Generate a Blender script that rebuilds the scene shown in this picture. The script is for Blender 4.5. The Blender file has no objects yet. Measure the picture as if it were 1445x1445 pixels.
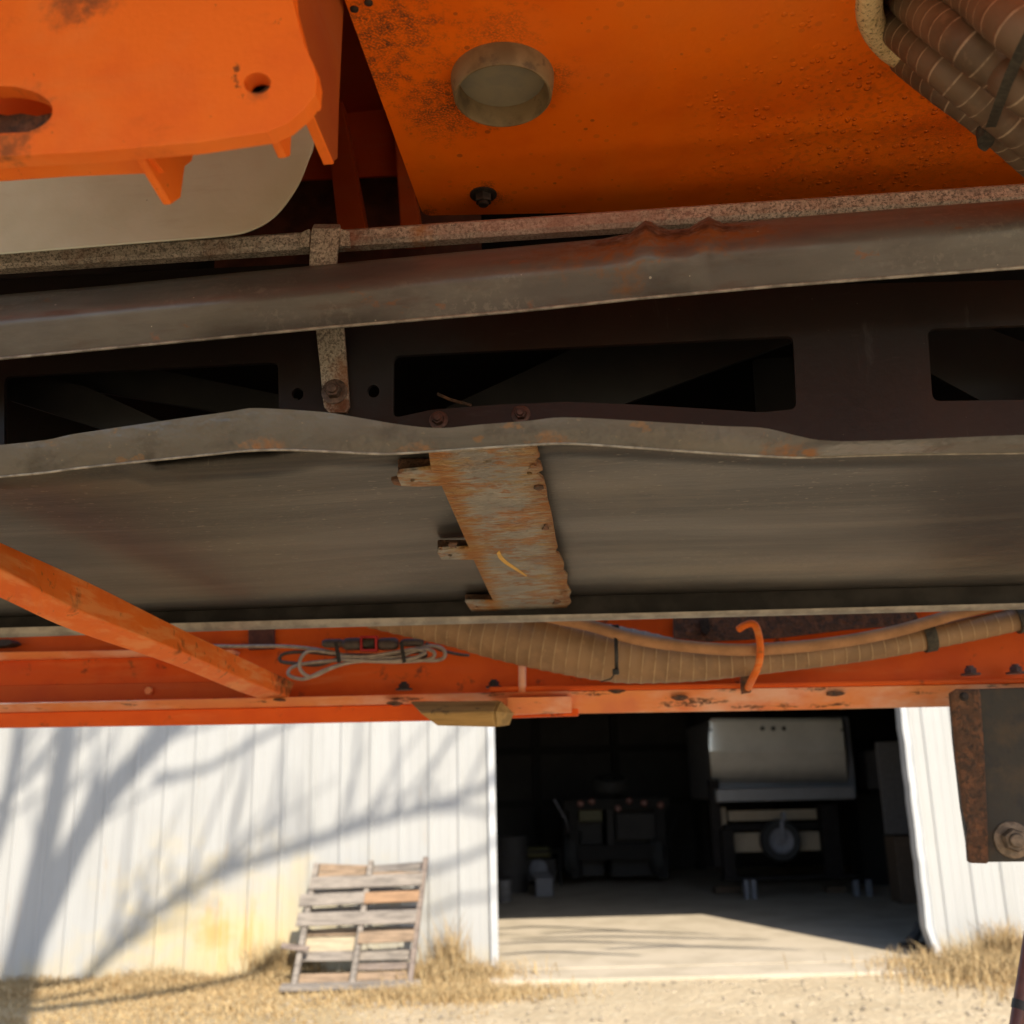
import bpy, bmesh, math, random
import numpy as np
from mathutils import Vector, Matrix
from mathutils.geometry import tessellate_polygon
random.seed(7); np.random.seed(7)
V = Vector
sc = bpy.context.scene
# ------------------------------------------------------------------ camera
CAM = V((0, 0, 1.65)); PITCH = math.radians(15.0); ROLL = math.radians(1.4); FPX = 1445.0; HALF = 722.5
F = V((0, math.cos(PITCH), math.sin(PITCH))); R0 = V((1, 0, 0)); U0 = V((0, -math.sin(PITCH), math.cos(PITCH)))
RT = R0 * math.cos(ROLL) - U0 * math.sin(ROLL); UP = R0 * math.sin(ROLL) + U0 * math.cos(ROLL)
cd = bpy.data.cameras.new('camera'); cam = bpy.data.objects.new('camera', cd); sc.collection.objects.link(cam)
cam.matrix_world = Matrix(((RT.x, UP.x, -F.x, CAM.x), (RT.y, UP.y, -F.y, CAM.y), (RT.z, UP.z, -F.z, CAM.z), (0, 0, 0, 1)))
cd.sensor_width = 36; cd.lens = 36 * FPX / 1445.0; cd.clip_start = 0.02; cd.clip_end = 2000
cd.dof.use_dof = True; cd.dof.focus_distance = 1.2; cd.dof.aperture_fstop = 6.6
sc.camera = cam
# ------------------------------------------------------------------ sun, sky, exposure
SUN_EL = math.radians(40); SUN_AZ = math.radians(180 - 21.5)     # clockwise from +Y
SDIR = V((math.sin(SUN_AZ) * math.cos(SUN_EL), math.cos(SUN_AZ) * math.cos(SUN_EL), math.sin(SUN_EL)))   # towards the sun
w = bpy.data.worlds.new('World'); sc.world = w; w.use_nodes = True
nt = w.node_tree; nt.nodes.clear()
sky = nt.nodes.new('ShaderNodeTexSky'); sky.sky_type = 'NISHITA'; sky.sun_disc = False
sky.sun_elevation = SUN_EL; sky.sun_rotation = SUN_AZ; sky.ozone_density = 3.0
bg = nt.nodes.new('ShaderNodeBackground'); bg.inputs[1].default_value = 0.125
out = nt.nodes.new('ShaderNodeOutputWorld'); nt.links.new(sky.outputs[0], bg.inputs[0]); nt.links.new(bg.outputs[0], out.inputs[0])
sd = bpy.data.lights.new('sun', 'SUN'); sd.energy = 4.2; sd.angle = math.radians(0.42); sd.color = (1, 0.92, 0.79)
so = bpy.data.objects.new('sun', sd); sc.collection.objects.link(so)
so.rotation_euler = SDIR.to_track_quat('Z', 'Y').to_euler(); so.location = (5, -10, 12)
vs = sc.view_settings; vs.view_transform = 'Standard'; vs.look = 'None'; vs.gamma = 1; vs.use_curve_mapping = False
vs.exposure = 1.06
sc.render.engine = 'CYCLES'; sc.cycles.use_denoising = True; sc.cycles.max_bounces = 8; sc.cycles.diffuse_bounces = 5

# ------------------------------------------------------------------ points on real planes
YAW = math.radians(6.0)
EU = V((math.cos(YAW), -math.sin(YAW), 0)); EV = V((math.sin(YAW), math.cos(YAW), 0)); EZ = V((0, 0, 1))
def ray(px, py): return RT * ((px - HALF) / FPX) + UP * ((HALF - py) / FPX) + F
def PV(px, py, v):
    r = ray(px, py); return CAM + r * (v / r.dot(EV))
def PZ(px, py, z):                                             # z relative to the camera height
    r = ray(px, py); return CAM + r * (z / r.z)
def PU(px, py, u):
    r = ray(px, py); return CAM + r * (u / r.dot(EU))
def PY(px, py, Y):
    r = ray(px, py); return CAM + r * (Y / r.y)
def PG(px, py): return PZ(px, py, -1.65)
def uv_(p): q = p - CAM; return q.dot(EU), q.dot(EV), q.z

# ------------------------------------------------------------------ materials
class Mat:
    def __init__(s, name, col, rough=0.6, metal=0.0, spec=0.5, rot=False):
        s.m = bpy.data.materials.new(name); s.m.use_nodes = True; s.t = s.m.node_tree
        s.b = s.t.nodes['Principled BSDF']
        s.b.inputs['Metallic'].default_value = metal; s.b.inputs['Specular IOR Level'].default_value = spec
        g = s.n('ShaderNodeNewGeometry'); s.pos = g.outputs['Position']
        if rot:
            mp = s.n('ShaderNodeMapping'); mp.inputs['Rotation'].default_value = (0, 0, YAW)
            s.l(s.pos, mp.inputs['Vector']); s.rp = mp.outputs[0]
        else: s.rp = s.pos
        rgb = s.n('ShaderNodeRGB'); rgb.outputs[0].default_value = (*col, 1); s.c = rgb.outputs[0]
        va = s.n('ShaderNodeValue'); va.outputs[0].default_value = rough; s.r = va.outputs[0]; s.nrm = None
    def n(s, t): return s.t.nodes.new(t)
    def l(s, a, b): s.t.links.new(a, b)
    def math(s, op, a, b):
        x = s.n('ShaderNodeMath'); x.operation = op; x.use_clamp = True
        for i, k in enumerate((a, b)):
            if isinstance(k, (int, float)): x.inputs[i].default_value = k
            else: s.l(k, x.inputs[i])
        return x.outputs[0]
    def rng(s, v, lo, hi, a=0.0, b=1.0):
        x = s.n('ShaderNodeMapRange'); x.clamp = True
        x.inputs['From Min'].default_value = lo; x.inputs['From Max'].default_value = hi
        x.inputs['To Min'].default_value = a; x.inputs['To Max'].default_value = b
        x.interpolation_type = 'SMOOTHSTEP'
        s.l(v, x.inputs['Value']); return x.outputs[0]
    def noise(s, scale, lo=0.4, hi=0.6, detail=4, rough=0.6, dist=0.0, off=(0, 0, 0)):
        if not isinstance(scale, tuple): scale = (scale,) * 3
        mp = s.n('ShaderNodeMapping'); mp.inputs['Scale'].default_value = scale; mp.inputs['Location'].default_value = off
        s.l(s.rp, mp.inputs['Vector'])
        x = s.n('ShaderNodeTexNoise'); x.inputs['Scale'].default_value = 1; x.inputs['Detail'].default_value = detail
        x.inputs['Roughness'].default_value = rough; x.inputs['Distortion'].default_value = dist
        s.l(mp.outputs[0], x.inputs['Vector']); return s.rng(x.outputs['Fac'], lo, hi)
    def spots(s, scale, r0=0.06, r1=0.16, rnd=1.0):
        if not isinstance(scale, tuple): scale = (scale,) * 3
        mp = s.n('ShaderNodeMapping'); mp.inputs['Scale'].default_value = scale; s.l(s.rp, mp.inputs['Vector'])
        x = s.n('ShaderNodeTexVoronoi'); x.inputs['Scale'].default_value = 1; x.inputs['Randomness'].default_value = rnd
        s.l(mp.outputs[0], x.inputs['Vector'])
        sz = s.n('ShaderNodeSeparateColor'); s.l(x.outputs['Color'], sz.inputs[0])
        thr = s.math('MULTIPLY', sz.outputs[0], r1)
        d = s.n('ShaderNodeMath'); d.operation = 'SUBTRACT'; s.l(thr, d.inputs[0]); s.l(x.outputs['Distance'], d.inputs[1])
        return s.rng(d.outputs[0], 0.0, r0)
    def blot(s, p, r0, r1, nscale=30, namt=0.7, stretch=(1, 1, 1)):
        sub = s.n('ShaderNodeVectorMath'); sub.operation = 'SUBTRACT'; s.l(s.pos, sub.inputs[0]); sub.inputs[1].default_value = p
        mul = s.n('ShaderNodeVectorMath'); mul.operation = 'MULTIPLY'; s.l(sub.outputs[0], mul.inputs[0]); mul.inputs[1].default_value = stretch
        ln = s.n('ShaderNodeVectorMath'); ln.operation = 'LENGTH'; s.l(mul.outputs[0], ln.inputs[0])
        nn = s.noise(nscale, 0.25, 0.75, 5)
        d = s.n('ShaderNodeMath'); d.operation = 'MULTIPLY_ADD'; s.l(nn, d.inputs[0]); d.inputs[1].default_value = r1 * namt
        s.l(ln.outputs['Value'], d.inputs[2])
        return s.rng(d.outputs[0], r0, r1 * (1 + namt * 0.5), 1, 0)
    def lineband(s, p0, p1, w, nscale=(20, 120, 20), namt=.9):
        d = (V(p1) - V(p0)); d.z = 0; d.normalize(); n = V((d.y, -d.x, 0))
        sub = s.n('ShaderNodeVectorMath'); sub.operation = 'SUBTRACT'; s.l(s.pos, sub.inputs[0]); sub.inputs[1].default_value = p0
        dt = s.n('ShaderNodeVectorMath'); dt.operation = 'DOT_PRODUCT'; s.l(sub.outputs[0], dt.inputs[0]); dt.inputs[1].default_value = n
        ab = s.n('ShaderNodeMath'); ab.operation = 'ABSOLUTE'; s.l(dt.outputs['Value'], ab.inputs[0])
        ma = s.n('ShaderNodeMath'); ma.operation = 'MULTIPLY_ADD'; s.l(s.noise(nscale, .28, .72, 6, .7), ma.inputs[0]); ma.inputs[1].default_value = w * namt; s.l(ab.outputs[0], ma.inputs[2])
        return s.rng(ma.outputs[0], w * .35, w * 1.1, 1, 0)
    def attr(s, name):
        x = s.n('ShaderNodeAttribute'); x.attribute_name = name; return x.outputs['Fac']
    def lay(s, col, mask, amt=1.0, rough=None):
        if amt != 1.0: mask = s.math('MULTIPLY', mask, amt)
        x = s.n('ShaderNodeMix'); x.data_type = 'RGBA'
        s.l(mask, x.inputs['Factor']); s.l(s.c, x.inputs['A']); x.inputs['B'].default_value = (*col, 1)
        # RGBA sockets of the Mix node are indices 6, 7
        s.t.links.remove(x.inputs['A'].links[0]) if x.inputs['A'].is_linked else None
        s.l(s.c, x.inputs[6]); x.inputs[7].default_value = (*col, 1); s.c = x.outputs[2]
        if rough is not None:
            y = s.n('ShaderNodeMix'); y.data_type = 'FLOAT'; s.l(mask, y.inputs[0]); s.l(s.r, y.inputs[2]); y.inputs[3].default_value = rough
            s.r = y.outputs[0]
        return s
    def bump(s, mask, strength=0.3, dist=0.002):
        x = s.n('ShaderNodeBump'); x.inputs['Strength'].default_value = strength; x.inputs['Distance'].default_value = dist
        s.l(mask, x.inputs['Height'])
        if s.nrm is not None: s.l(s.nrm, x.inputs['Normal'])
        s.nrm = x.outputs[0]; return s
    def done(s):
        s.l(s.c, s.b.inputs['Base Color']); s.l(s.r, s.b.inputs['Roughness'])
        if s.nrm is not None: s.l(s.nrm, s.b.inputs['Normal'])
        return s.m
def plain(name, col, rough=0.6, metal=0.0, var=0.25, scale=20, bump=0.0, spec=0.5):
    m = Mat(name, col, rough, metal, spec)
    m.lay(tuple(c * (1 - var) for c in col), m.noise(scale, 0.35, 0.65))
    if bump: m.bump(m.noise(scale * 5, 0.3, 0.7), bump)
    return m.done()

ORANGE = (0.85, 0.16, 0.008)
def orange_mat(name, extra=None, col=ORANGE, rough=0.5):
    m = Mat(name, col, rough, spec=0.2, rot=True)
    m.lay((col[0] * .9, col[1] * .8, col[2]), m.noise(9, 0.4, 0.7))
    m.lay((col[0] * .9, col[1] * 1.35, col[2] + .04), m.noise((3, 3, 30), 0.5, 0.75, off=(3, 1, 2)), 0.35)
    m.lay((0.25, 0.07, 0.02), m.spots(45, 0.04, 0.11), 0.5)
    m.bump(m.noise(160, 0.3, 0.7), 0.08)
    if extra: extra(m)
    return m.done()
def panel_extra(m):
    grime = (0.06, 0.04, 0.02)
    m.lay((0.88, 0.20, 0.01), m.noise((6, 3, 6), 0.45, 0.7, off=(9, 2, 0)), 0.4)
    for (px, py, r, amt) in ((535, 55, .075, .8), (520, 110, .04, .7), (560, 30, .05, .6), (640, 150, .06, .75), (610, 165, .05, .5), (600, 130, .03, .5), (700, 45, .05, .5),
                             (780, 110, .035, .45), (682, 268, .022, .9), (705, 280, .018, .8), (598, 303, .02, .8), (1330, 190, .12, .25)):
        m.lay(grime, m.math('MULTIPLY', m.blot(PZ(px, py, .69), r * .1, r * 1.1, 70, 0.8), m.noise(420, .36, .6, 3)), min(1, amt * 1.15), 0.8)
    m.lay((0.22, 0.06, 0.015), m.spots(26, 0.025, 0.10), 0.6)
    m.lay((0.55, 0.12, 0.02), m.spots(70, 0.05, 0.3), 0.35)
    blist = m.math('MULTIPLY', m.spots(110, 0.15, 0.45), m.blot(PZ(1230, 170, .69), .08, .24, 20, .5))
    m.bump(blist, 0.9, 0.003)
    m.lay((0.5, 0.10, 0.015), m.math('MULTIPLY', m.noise(120, .48, .62), m.blot(PZ(1230, 180, .69), .08, .26, 20, .5)), .45)
M_panel = orange_mat('panel_orange_paint', panel_extra, (0.95, 0.165, 0.003), 0.42)
def br_extra(m):
    for (px, py, r) in ((30, 160, .028), (5, 190, .03), (362, 128, .012), (100, 5, .03), (140, 2, .02), (10, 215, .02)):
        m.lay((0.16, 0.07, 0.03), m.blot(PV(px, py, .6), r * .3, r, 90, .7), .75, .8)
    m.lay((0.10, 0.045, 0.02), m.noise(38, .665, .70, 6, .7, off=(2, 9, 4)), .85, .85)
    m.lay((0.55, 0.11, 0.015), m.noise((10, 10, 16), .56, .72, 6, .7, off=(6, 2, 2)), .5)
    m.lay((0.92, 0.27, 0.06), m.noise((14, 14, 14), .52, .72, off=(4, 4, 4)), .3)
M_bracket = orange_mat('bracket_orange_paint', br_extra, (0.95, 0.205, 0.02), 0.45)
M_gusset = orange_mat('gusset_shaded_paint', None, (0.40, 0.10, 0.02), 0.6)  # darker orange puts the large gusset's shade into its colour
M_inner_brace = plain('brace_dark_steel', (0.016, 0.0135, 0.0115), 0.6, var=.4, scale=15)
M_inner = orange_mat('inner_orange_paint', None, (0.62, 0.10, 0.012), 0.55)
M_dark_brown = plain('dark_brown_paint', (0.16, 0.045, 0.02), 0.7, var=.5, scale=25)  # on the lower inner wall this dark brown stands in for shade
def ch_extra(m):
    m.lay((0.07, 0.04, 0.025), m.math('MULTIPLY', m.noise(14, .58, .68, 6), m.noise(60, .4, .6)), .8, .85)
    m.lay((0.84, 0.28, 0.08), m.noise((4, 30, 30), .55, .75, off=(5, 0, 1)), .35)
M_chassis = orange_mat('chassis_orange_paint', ch_extra, (0.80, 0.115, 0.008), 0.5)
def br2_extra(m):
    for (px, py, v, r, a) in ((118, 853, 1.33, .026, .9), (120, 838, 1.34, .02, .8), (268, 905, 1.68, .022, .8), (258, 918, 1.66, .02, .8), (405, 958, 2.27, .09, .95), (395, 950, 2.2, .06, .9)):
        m.lay((0.10, 0.045, 0.02), m.blot(PV(px, py, v), r * .25, r, 60, .8), a, .85)
    m.lay((0.90, 0.40, 0.14), m.noise((10, 10, 60), .46, .66, 6), .45)
    m.lay((0.30, 0.10, 0.03), m.noise(35, .60, .70, 6), .7)
M_brace = orange_mat('brace_orange_paint', br2_extra, (0.86, 0.175, 0.018), 0.55)
def fl_extra(m):
    m.lay((0.92, 0.58, 0.42), m.noise((5, 5, 12), .42, .66, 5), .7)  # peach tint stands in for ground light bounced onto the flanges
    m.lay((0.09, 0.05, 0.03), m.math('MULTIPLY', m.noise((9, 20, 40), .58, .66, 6), m.noise(80, .35, .55)), .9, .85)
M_flange = orange_mat('flange_lit_worn_orange_paint', fl_extra, (0.90, 0.30, 0.10), 0.5)

m = Mat('tank_cream', (0.52, 0.53, 0.42), 0.45, rot=True)
m.lay((0.42, 0.42, 0.30), m.noise(5, .35, .7)); m.lay((0.1, 0.08, 0.05), m.spots(38, .02, .09), .8)
m.lay((0.36, 0.31, 0.22), m.noise((8, 8, 50), .55, .75), .5); m.bump(m.noise(140, .3, .7), .05)
M_tank = m.done()
m = Mat('galvanised_steel', (0.52, 0.45, 0.37), 0.6, 0.15, rot=True)
m.lay((0.10, 0.08, 0.065), m.noise(340, .45, .58, 4, .7), .8); m.lay((0.72, 0.60, 0.50), m.noise(330, .52, .6, 3, off=(3, 3, 3)), .75)
m.lay((0.24, 0.12, 0.07), m.noise(16, .5, .68, 6, .75), .55); m.lay((0.2, 0.17, 0.14), m.noise((6, 40, 40), .5, .68, 6, .75, off=(2, 1, 1)), .6)
m.lay((0.30, 0.09, 0.04), m.blot(PV(500, 337, 1.03), .012, .028, 90, .5), .7)
m.lay((0.42, 0.17, 0.03), m.blot(PV(598, 331, 1.03), .008, .022, 90, .6), .8)
m.lay((0.42, 0.22, 0.18), m.blot(PV(800, 318, 1.03), .1, .22, 60, .6), .5)
m.bump(m.noise(300, .3, .7), .5, .001); M_galv = m.done()
m = Mat('strap_galvanised', (0.50, 0.44, 0.35), 0.6, 0.15, rot=True)
m.lay((0.13, 0.10, 0.08), m.noise(340, .45, .58, 4, .7), .8); m.lay((0.70, 0.60, 0.48), m.noise(330, .54, .62, 3, off=(3, 3, 3)), .7)
m.lay((0.16, 0.055, 0.02), m.blot(PV(475, 570, 1.07), .015, .032, 90, .6), .95, .85)
m.lay((0.28, 0.10, 0.03), m.blot(PV(484, 525, 1.07), .008, .03, 90, .6), .8)
m.bump(m.noise(300, .3, .7), .5, .001); M_strap = m.done()
m = Mat('guard_steel', (0.168, 0.158, 0.140), 0.33, 0.15, rot=True)
m.lay((0.10, 0.09, 0.082), m.noise((4, 10, 16), .4, .64, 6, .65), .7); m.lay((0.20, 0.185, 0.16), m.noise((3, 20, 60), .55, .72, 5, off=(2, 0, 0)), .35)
for (px, py, r, a) in ((860, 350, .05, .9), (910, 335, .045, .95), (960, 335, .05, .95), (1010, 328, .045, .9), (1070, 325, .04, .5), (800, 358, .05, .5), (890, 390, .02, .5), (885, 408, .014, .7)):
    m.lay((0.27, 0.105, 0.02), m.blot(PV(px, py, .97), r * .2, r, 80, .9, (.7, 1, 1.3)), a, .8)
for (px, py, r) in ((217, 476, .008), (748, 430, .007)):
    m.lay((0.35, 0.13, 0.06), m.blot(PV(px, py, .97), r * .3, r, 200, .8), .95, .85)
m.lay((0.10, 0.045, 0.03), m.noise((9, 30, 60), .56, .72, 6, off=(7, 0, 0)), .45)
m.lay((0.62, 0.56, 0.45), m.spots(42, .015, .07), .7)
for (px, py, r) in ((905, 322, .03), (955, 328, .03), (1000, 318, .03), (860, 338, .03), (1040, 318, .02)): m.lay((0.055, 0.02, 0.009), m.blot(PV(px, py, .98), r * .3, r, 90, .9, (.8, 1, 1.6)), .9, .85)
m.lay((0.075, 0.05, 0.04), m.noise((4, 10, 14), .5, .68, 7, .7, off=(2, 5, 1)), .6); m.lay((0.24, 0.22, 0.185), m.math('MULTIPLY', m.noise(130, .5, .62, 5, .7), m.noise((5, 9, 12), .48, .64, 5, off=(5, 1, 0))), .6)
m.lay((0.24, 0.10, 0.04), m.noise((22, 40, 40), .64, .70, 6, off=(8, 1, 3)), .7)
m.bump(m.noise(90, .3, .7), .12, .001); m.bump(m.noise((5, 8, 12), .35, .65, 3), .15, .004)
M_guard = m.done()
m = Mat('side_plate_brown_paint', (0.021, 0.0145, 0.0125), 0.42, spec=0.25, rot=True)
m.lay((0.033, 0.0175, 0.0125), m.noise(3, .4, .65), .8); m.lay((0.09, 0.08, 0.075), m.noise((50, 8, 8), .66, .75, 5), .25)
m.lay((0.035, 0.034, 0.036), m.blot(PV(560, 480, 1.08), .05, .13, 30, .4), .8)
m.lay((0.2, 0.17, 0.14), m.spots(60, .015, .05), .6); m.lay((0.055, 0.04, 0.032), m.noise((12, 12, 60), .58, .72, 7, .75, off=(3, 1, 7)), .5); m.lay((0.012, 0.009, 0.008), m.noise((5, 5, 3), .5, .7, 6, .7, off=(1, 1, 2)), .6); m.bump(m.noise(120, .3, .7), .1, .001)
M_side = m.done()
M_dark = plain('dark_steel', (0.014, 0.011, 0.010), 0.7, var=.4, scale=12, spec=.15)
M_flange_dark = plain('far_flange_steel', (0.075, 0.067, 0.058), 0.5, .1, var=.5, scale=14)
M_bead = plain('guard_bead_worn', (0.42, 0.385, 0.32), 0.45, 0.2, var=.5, scale=60)
m = Mat('lip_steel', (0.135, 0.128, 0.114), 0.34, 0.2, rot=True)
m.lay((0.12, 0.108, 0.09), m.noise(14, .4, .65, 5), .8); m.lay((0.19, 0.17, 0.135), m.noise((6, 20, 30), .5, .72, 5), .5)
for (px, py, r) in ((380, 631, .028), (365, 636, .016), (1105, 637, .03), (1140, 640, .018), (590, 634, .018), (775, 625, .025), (800, 623, .02), (350, 582, .008), (480, 590, .015), (550, 600, .02)):
    m.lay((0.34, 0.15, 0.05), m.blot(PV(px, py, .915), r * .2, r * .9, 120, .8, (1, 1, 2.2)), .9, .85)
m.lay((0.05, 0.05, 0.05), m.blot(PV(352, 607, .915), .006, .035, 60, .6), .9)  # dark blot paints the shade in the lip's dent
for (px, py, r) in ((212, 642, .012), (560, 612, .03), (1085, 625, .012), (900, 612, .03), (60, 650, .03)): m.lay((0.07, 0.062, 0.052), m.blot(PV(px, py, .915), r * .2, r, 60, .8), .75)
for (px, py, r) in ((780, 622, .022), (590, 634, .02), (375, 631, .022)): m.lay((0.40, 0.20, 0.08), m.blot(PV(px, py, .915), r * .2, r, 140, .8, (.7, 1, 2.6)), .9, .85)
m.lay((0.34, 0.27, 0.17), m.noise((120, 120, 120), .66, .72, 4), .45); m.lay((0.075, 0.066, 0.055), m.noise((12, 12, 18), .54, .68, 7, .7, off=(4, 1, 0)), .65); m.lay((0.28, 0.15, 0.06), m.noise((30, 30, 50), .63, .69, 6, off=(1, 6, 2)), .6)
m.bump(m.noise(100, .3, .7), .15, .001); m.bump(m.noise((14, 10, 20), .35, .65, 4), .4, .005)
M_lip = m.done()
m = Mat('belt_underside', (0.062, 0.058, 0.054), 0.40, spec=.45, rot=True)
m.lay((0.040, 0.0375, 0.036), m.noise((0.9, 4.5, 4), .38, .64, 6, .6), .9, .5)
m.lay((0.028, 0.0265, 0.025), m.blot(PZ(200, 780, .345), .06, .36, 5, .6, (1, .7, 1)), .7); m.lay((0.03, 0.028, 0.0265), m.blot(PZ(450, 700, .345), .08, .45, 4, .6, (.6, 1, 1)), .55)  # dark blots paint the shadow on the left of the belt
m.lay((0.20, 0.17, 0.125), m.math('MULTIPLY', m.blot(PZ(1150, 798, .345), .02, .62, 5, .6, (.5, 2.6, 1)), m.noise((.8, 12, 5), .25, .62, 6, .65)), .8, .45)  # painted sheen, brighter band towards the far right of the belt
m.lay((0.13, 0.105, 0.07), m.blot(PZ(850, 690, .345), .02, .18, 14, .8, (1, 1, 1)), .5); m.lay((0.12, 0.09, 0.055), m.blot(PZ(120, 680, .345), .02, .2, 14, .7, (.7, 2, 1)), .45)
m.lay((0.115, 0.10, 0.083), m.noise((1.1, 26, 5), .50, .68, 6, .7, off=(3, 0, 0)), .5); m.lay((0.03, 0.028, 0.026), m.noise((3, 26, 5), .56, .72, 7, .75, off=(8, 3, 0)), .55)
m.lay((0.12, 0.11, 0.095), m.math('MULTIPLY', m.noise(190, .52, .64, 4, .7), m.noise((2.5, 6, 3), .42, .62, 5, off=(6, 2, 0))), .6, .6)
m.lay((0.34, 0.30, 0.245), m.math('MULTIPLY', m.noise((70, 150, 5), .63, .68, 3), m.noise(3, .45, .6, off=(2, 7, 1))), .5)
m.lay((0.42, 0.38, 0.32), m.spots(38, .012, .04), .7); m.bump(m.noise((6, 30, 10), .3, .7, 5), .12, .003); m.bump(m.noise(120, .3, .7, 4), .08, .001)
M_belt = m.done()
M_far_lip = plain('far_lip_steel', (0.42, 0.385, 0.33), 0.45, 0.2, var=.35, scale=30)
m = Mat('rusty_plate', (0.40, 0.375, 0.32), 0.5, 0.1, rot=True)
m.lay((0.27, 0.26, 0.235), m.noise((9, 14, 9), .4, .62, 5), .8); m.lay((0.40, 0.33, 0.21), m.noise((12, 20, 9), .55, .7, 6, .7, off=(7, 1, 0)), .5)
EL = (PZ(612, 640, .319), PZ(692, 850, .319)); ER = (PZ(760, 640, .319), PZ(800, 850, .319))
m.lay((0.50, 0.30, 0.10), m.lineband(EL[0], EL[1], .045), .9, .85); m.lay((0.40, 0.155, 0.035), m.lineband(EL[0], EL[1], .030, (30, 170, 20)), .85, .9)
m.lay((0.46, 0.29, 0.12), m.lineband(ER[0], ER[1], .055), .85, .85); m.lay((0.30, 0.12, 0.045), m.lineband(ER[0], ER[1], .030, (35, 150, 20)), .85, .9)
for (px, py, r, c) in ((738, 728, .045, (.55, .20, .03)), (730, 742, .03, (.50, .18, .03)), (740, 690, .02, (.45, .25, .09)), (640, 652, .035, (.46, .25, .07)), (745, 640, .025, (.44, .27, .09)), (665, 775, .05, (.48, .27, .08)), (700, 765, .05, (.40, .24, .10)), (770, 790, .045, (.30, .15, .08)), (800, 845, .03, (.22, .09, .045)), (585, 676, .03, (.46, .33, .16))):
    m.lay(c, m.math('MULTIPLY', m.blot(PZ(px, py, .319), r * .2, r * 1.2, 60, .9), m.noise((35, 170, 20), .32, .6, 6, .7, off=(px, py, 0))), .9, .9)
m.lay((0.42, 0.17, 0.04), m.math('MULTIPLY', m.noise((16, 22, 9), .50, .58, 6, .7, off=(3, 3, 0)), m.noise((40, 170, 20), .3, .55, 5)), .8, .9); m.lay((0.46, 0.30, 0.12), m.noise((20, 40, 9), .56, .64, 6, .7, off=(9, 5, 0)), .65, .9)
m.lay((0.15, 0.06, 0.045), m.noise((30, 90, 9), .60, .68, 6, .7, off=(1, 8, 0)), .75)
m.lay((0.74, 0.62, 0.40), m.math('MULTIPLY', m.noise((26, 210, 30), .58, .66, 5, .7), m.noise(14, .42, .6, off=(2, 2, 0))), .8)
m.bump(m.noise((50, 230, 60), .35, .65, 6), 1.0, .004); m.bump(m.noise(30, .45, .6, 5), .5, .004); M_rplate = m.done()
m = Mat('rusty_brown_steel', (0.13, 0.065, 0.035), 0.85); m.lay((0.26, 0.11, 0.05), m.noise(50, .45, .62, 6), .7); m.lay((0.05, 0.035, 0.025), m.noise(80, .5, .62, 6, off=(2, 2, 2)), .7)
m.bump(m.noise(110, .35, .65, 6), .8, .003); M_rust = m.done()
m = Mat('drop_plate_steel', (0.036, 0.029, 0.019), 0.6); m.lay((0.085, 0.05, 0.02), m.noise(9, .45, .65, 5), .7); m.lay((0.02, 0.018, 0.016), m.noise(22, .5, .65, 5, off=(2, 0, 0)), .7)
m.bump(m.noise(70, .3, .7), .2, .002); M_drop = m.done()
M_bolt = plain('bolt_steel', (0.20, 0.13, 0.095), 0.5, 0.4, var=.5, scale=150)
M_bolt_brown = plain('bolt_brown', (0.12, 0.055, 0.038), 0.5, 0.3, var=.5, scale=150)
M_bolt_dark = plain('bolt_dark', (0.05, 0.035, 0.028), 0.6, 0.3, var=.5, scale=150)
M_bolt_big = plain('bolt_zinc_dull', (0.30, 0.22, 0.15), 0.55, 0.3, var=.5, scale=60)
m = Mat('pipe_stub_olive', (0.25, 0.175, 0.085), 0.55); m.lay((0.15, 0.10, 0.045), m.noise(25, .4, .65, 5)); m.lay((0.08, 0.055, 0.03), m.noise(60, .58, .68, 5), .7); M_stub = m.done()
m = Mat('stub_cap_grey', (0.27, 0.235, 0.155), 0.6); m.lay((0.22, 0.20, 0.145), m.noise(30, .4, .65, 5)); m.lay((0.45, 0.41, 0.33), m.noise((20, 60, 20), .6, .72, 5), .4); M_cap = m.done()
m = Mat('hole_edging_tan', (0.78, 0.58, 0.30), 0.8); m.lay((0.10, 0.06, 0.02), m.noise(320, .55, .63, 4), .85); m.lay((0.55, 0.40, 0.17), m.noise(40, .5, .65, 4), .6); m.bump(m.noise(180, .3, .7), .5, .002); M_edging = m.done()
def hose_mat(name, col, line, pitch, dark=0.55, w0=.93):
    m = Mat(name, col, 0.55)
    m.lay(tuple(c * dark for c in col), m.noise(14, .4, .65, 5), .8)
    m.lay(tuple(c * 1.5 for c in col), m.noise((60, 60, 60), .58, .7, 5), .35)
    fr = m.n('ShaderNodeMath'); fr.operation = 'MULTIPLY'; m.l(m.attr('along'), fr.inputs[0]); fr.inputs[1].default_value = 1 / pitch
    f2 = m.n('ShaderNodeMath'); f2.operation = 'FRACT'; m.l(fr.outputs[0], f2.inputs[0])
    m.lay(line, m.math('MULTIPLY', m.rng(f2.outputs[0], w0 - .03, w0), m.noise(45, .3, .55)), .8)
    m.bump(m.rng(f2.outputs[0], .75, .98), .4, .002)
    return m.done()
M_hose = hose_mat('loom_hose_brown', (0.165, 0.105, 0.062), (0.48, 0.36, 0.24), 0.0155)
M_hose2 = hose_mat('duct_hose_tan', (0.33, 0.195, 0.095), (0.50, 0.34, 0.18), 0.026, 0.7)
M_pale_hose = plain('pale_hose', (0.50, 0.265, 0.13), 0.7, var=.25, scale=20, spec=.1)
M_black = plain('black_plastic', (0.03, 0.028, 0.024), 0.5, var=.5, scale=80)
M_tie = plain('dusty_tie', (0.075, 0.065, 0.045), 0.7, var=.6, scale=160, bump=.3)
M_cable = plain('grey_cable', (0.44, 0.37, 0.30), 0.55, var=.3, scale=60)
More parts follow.
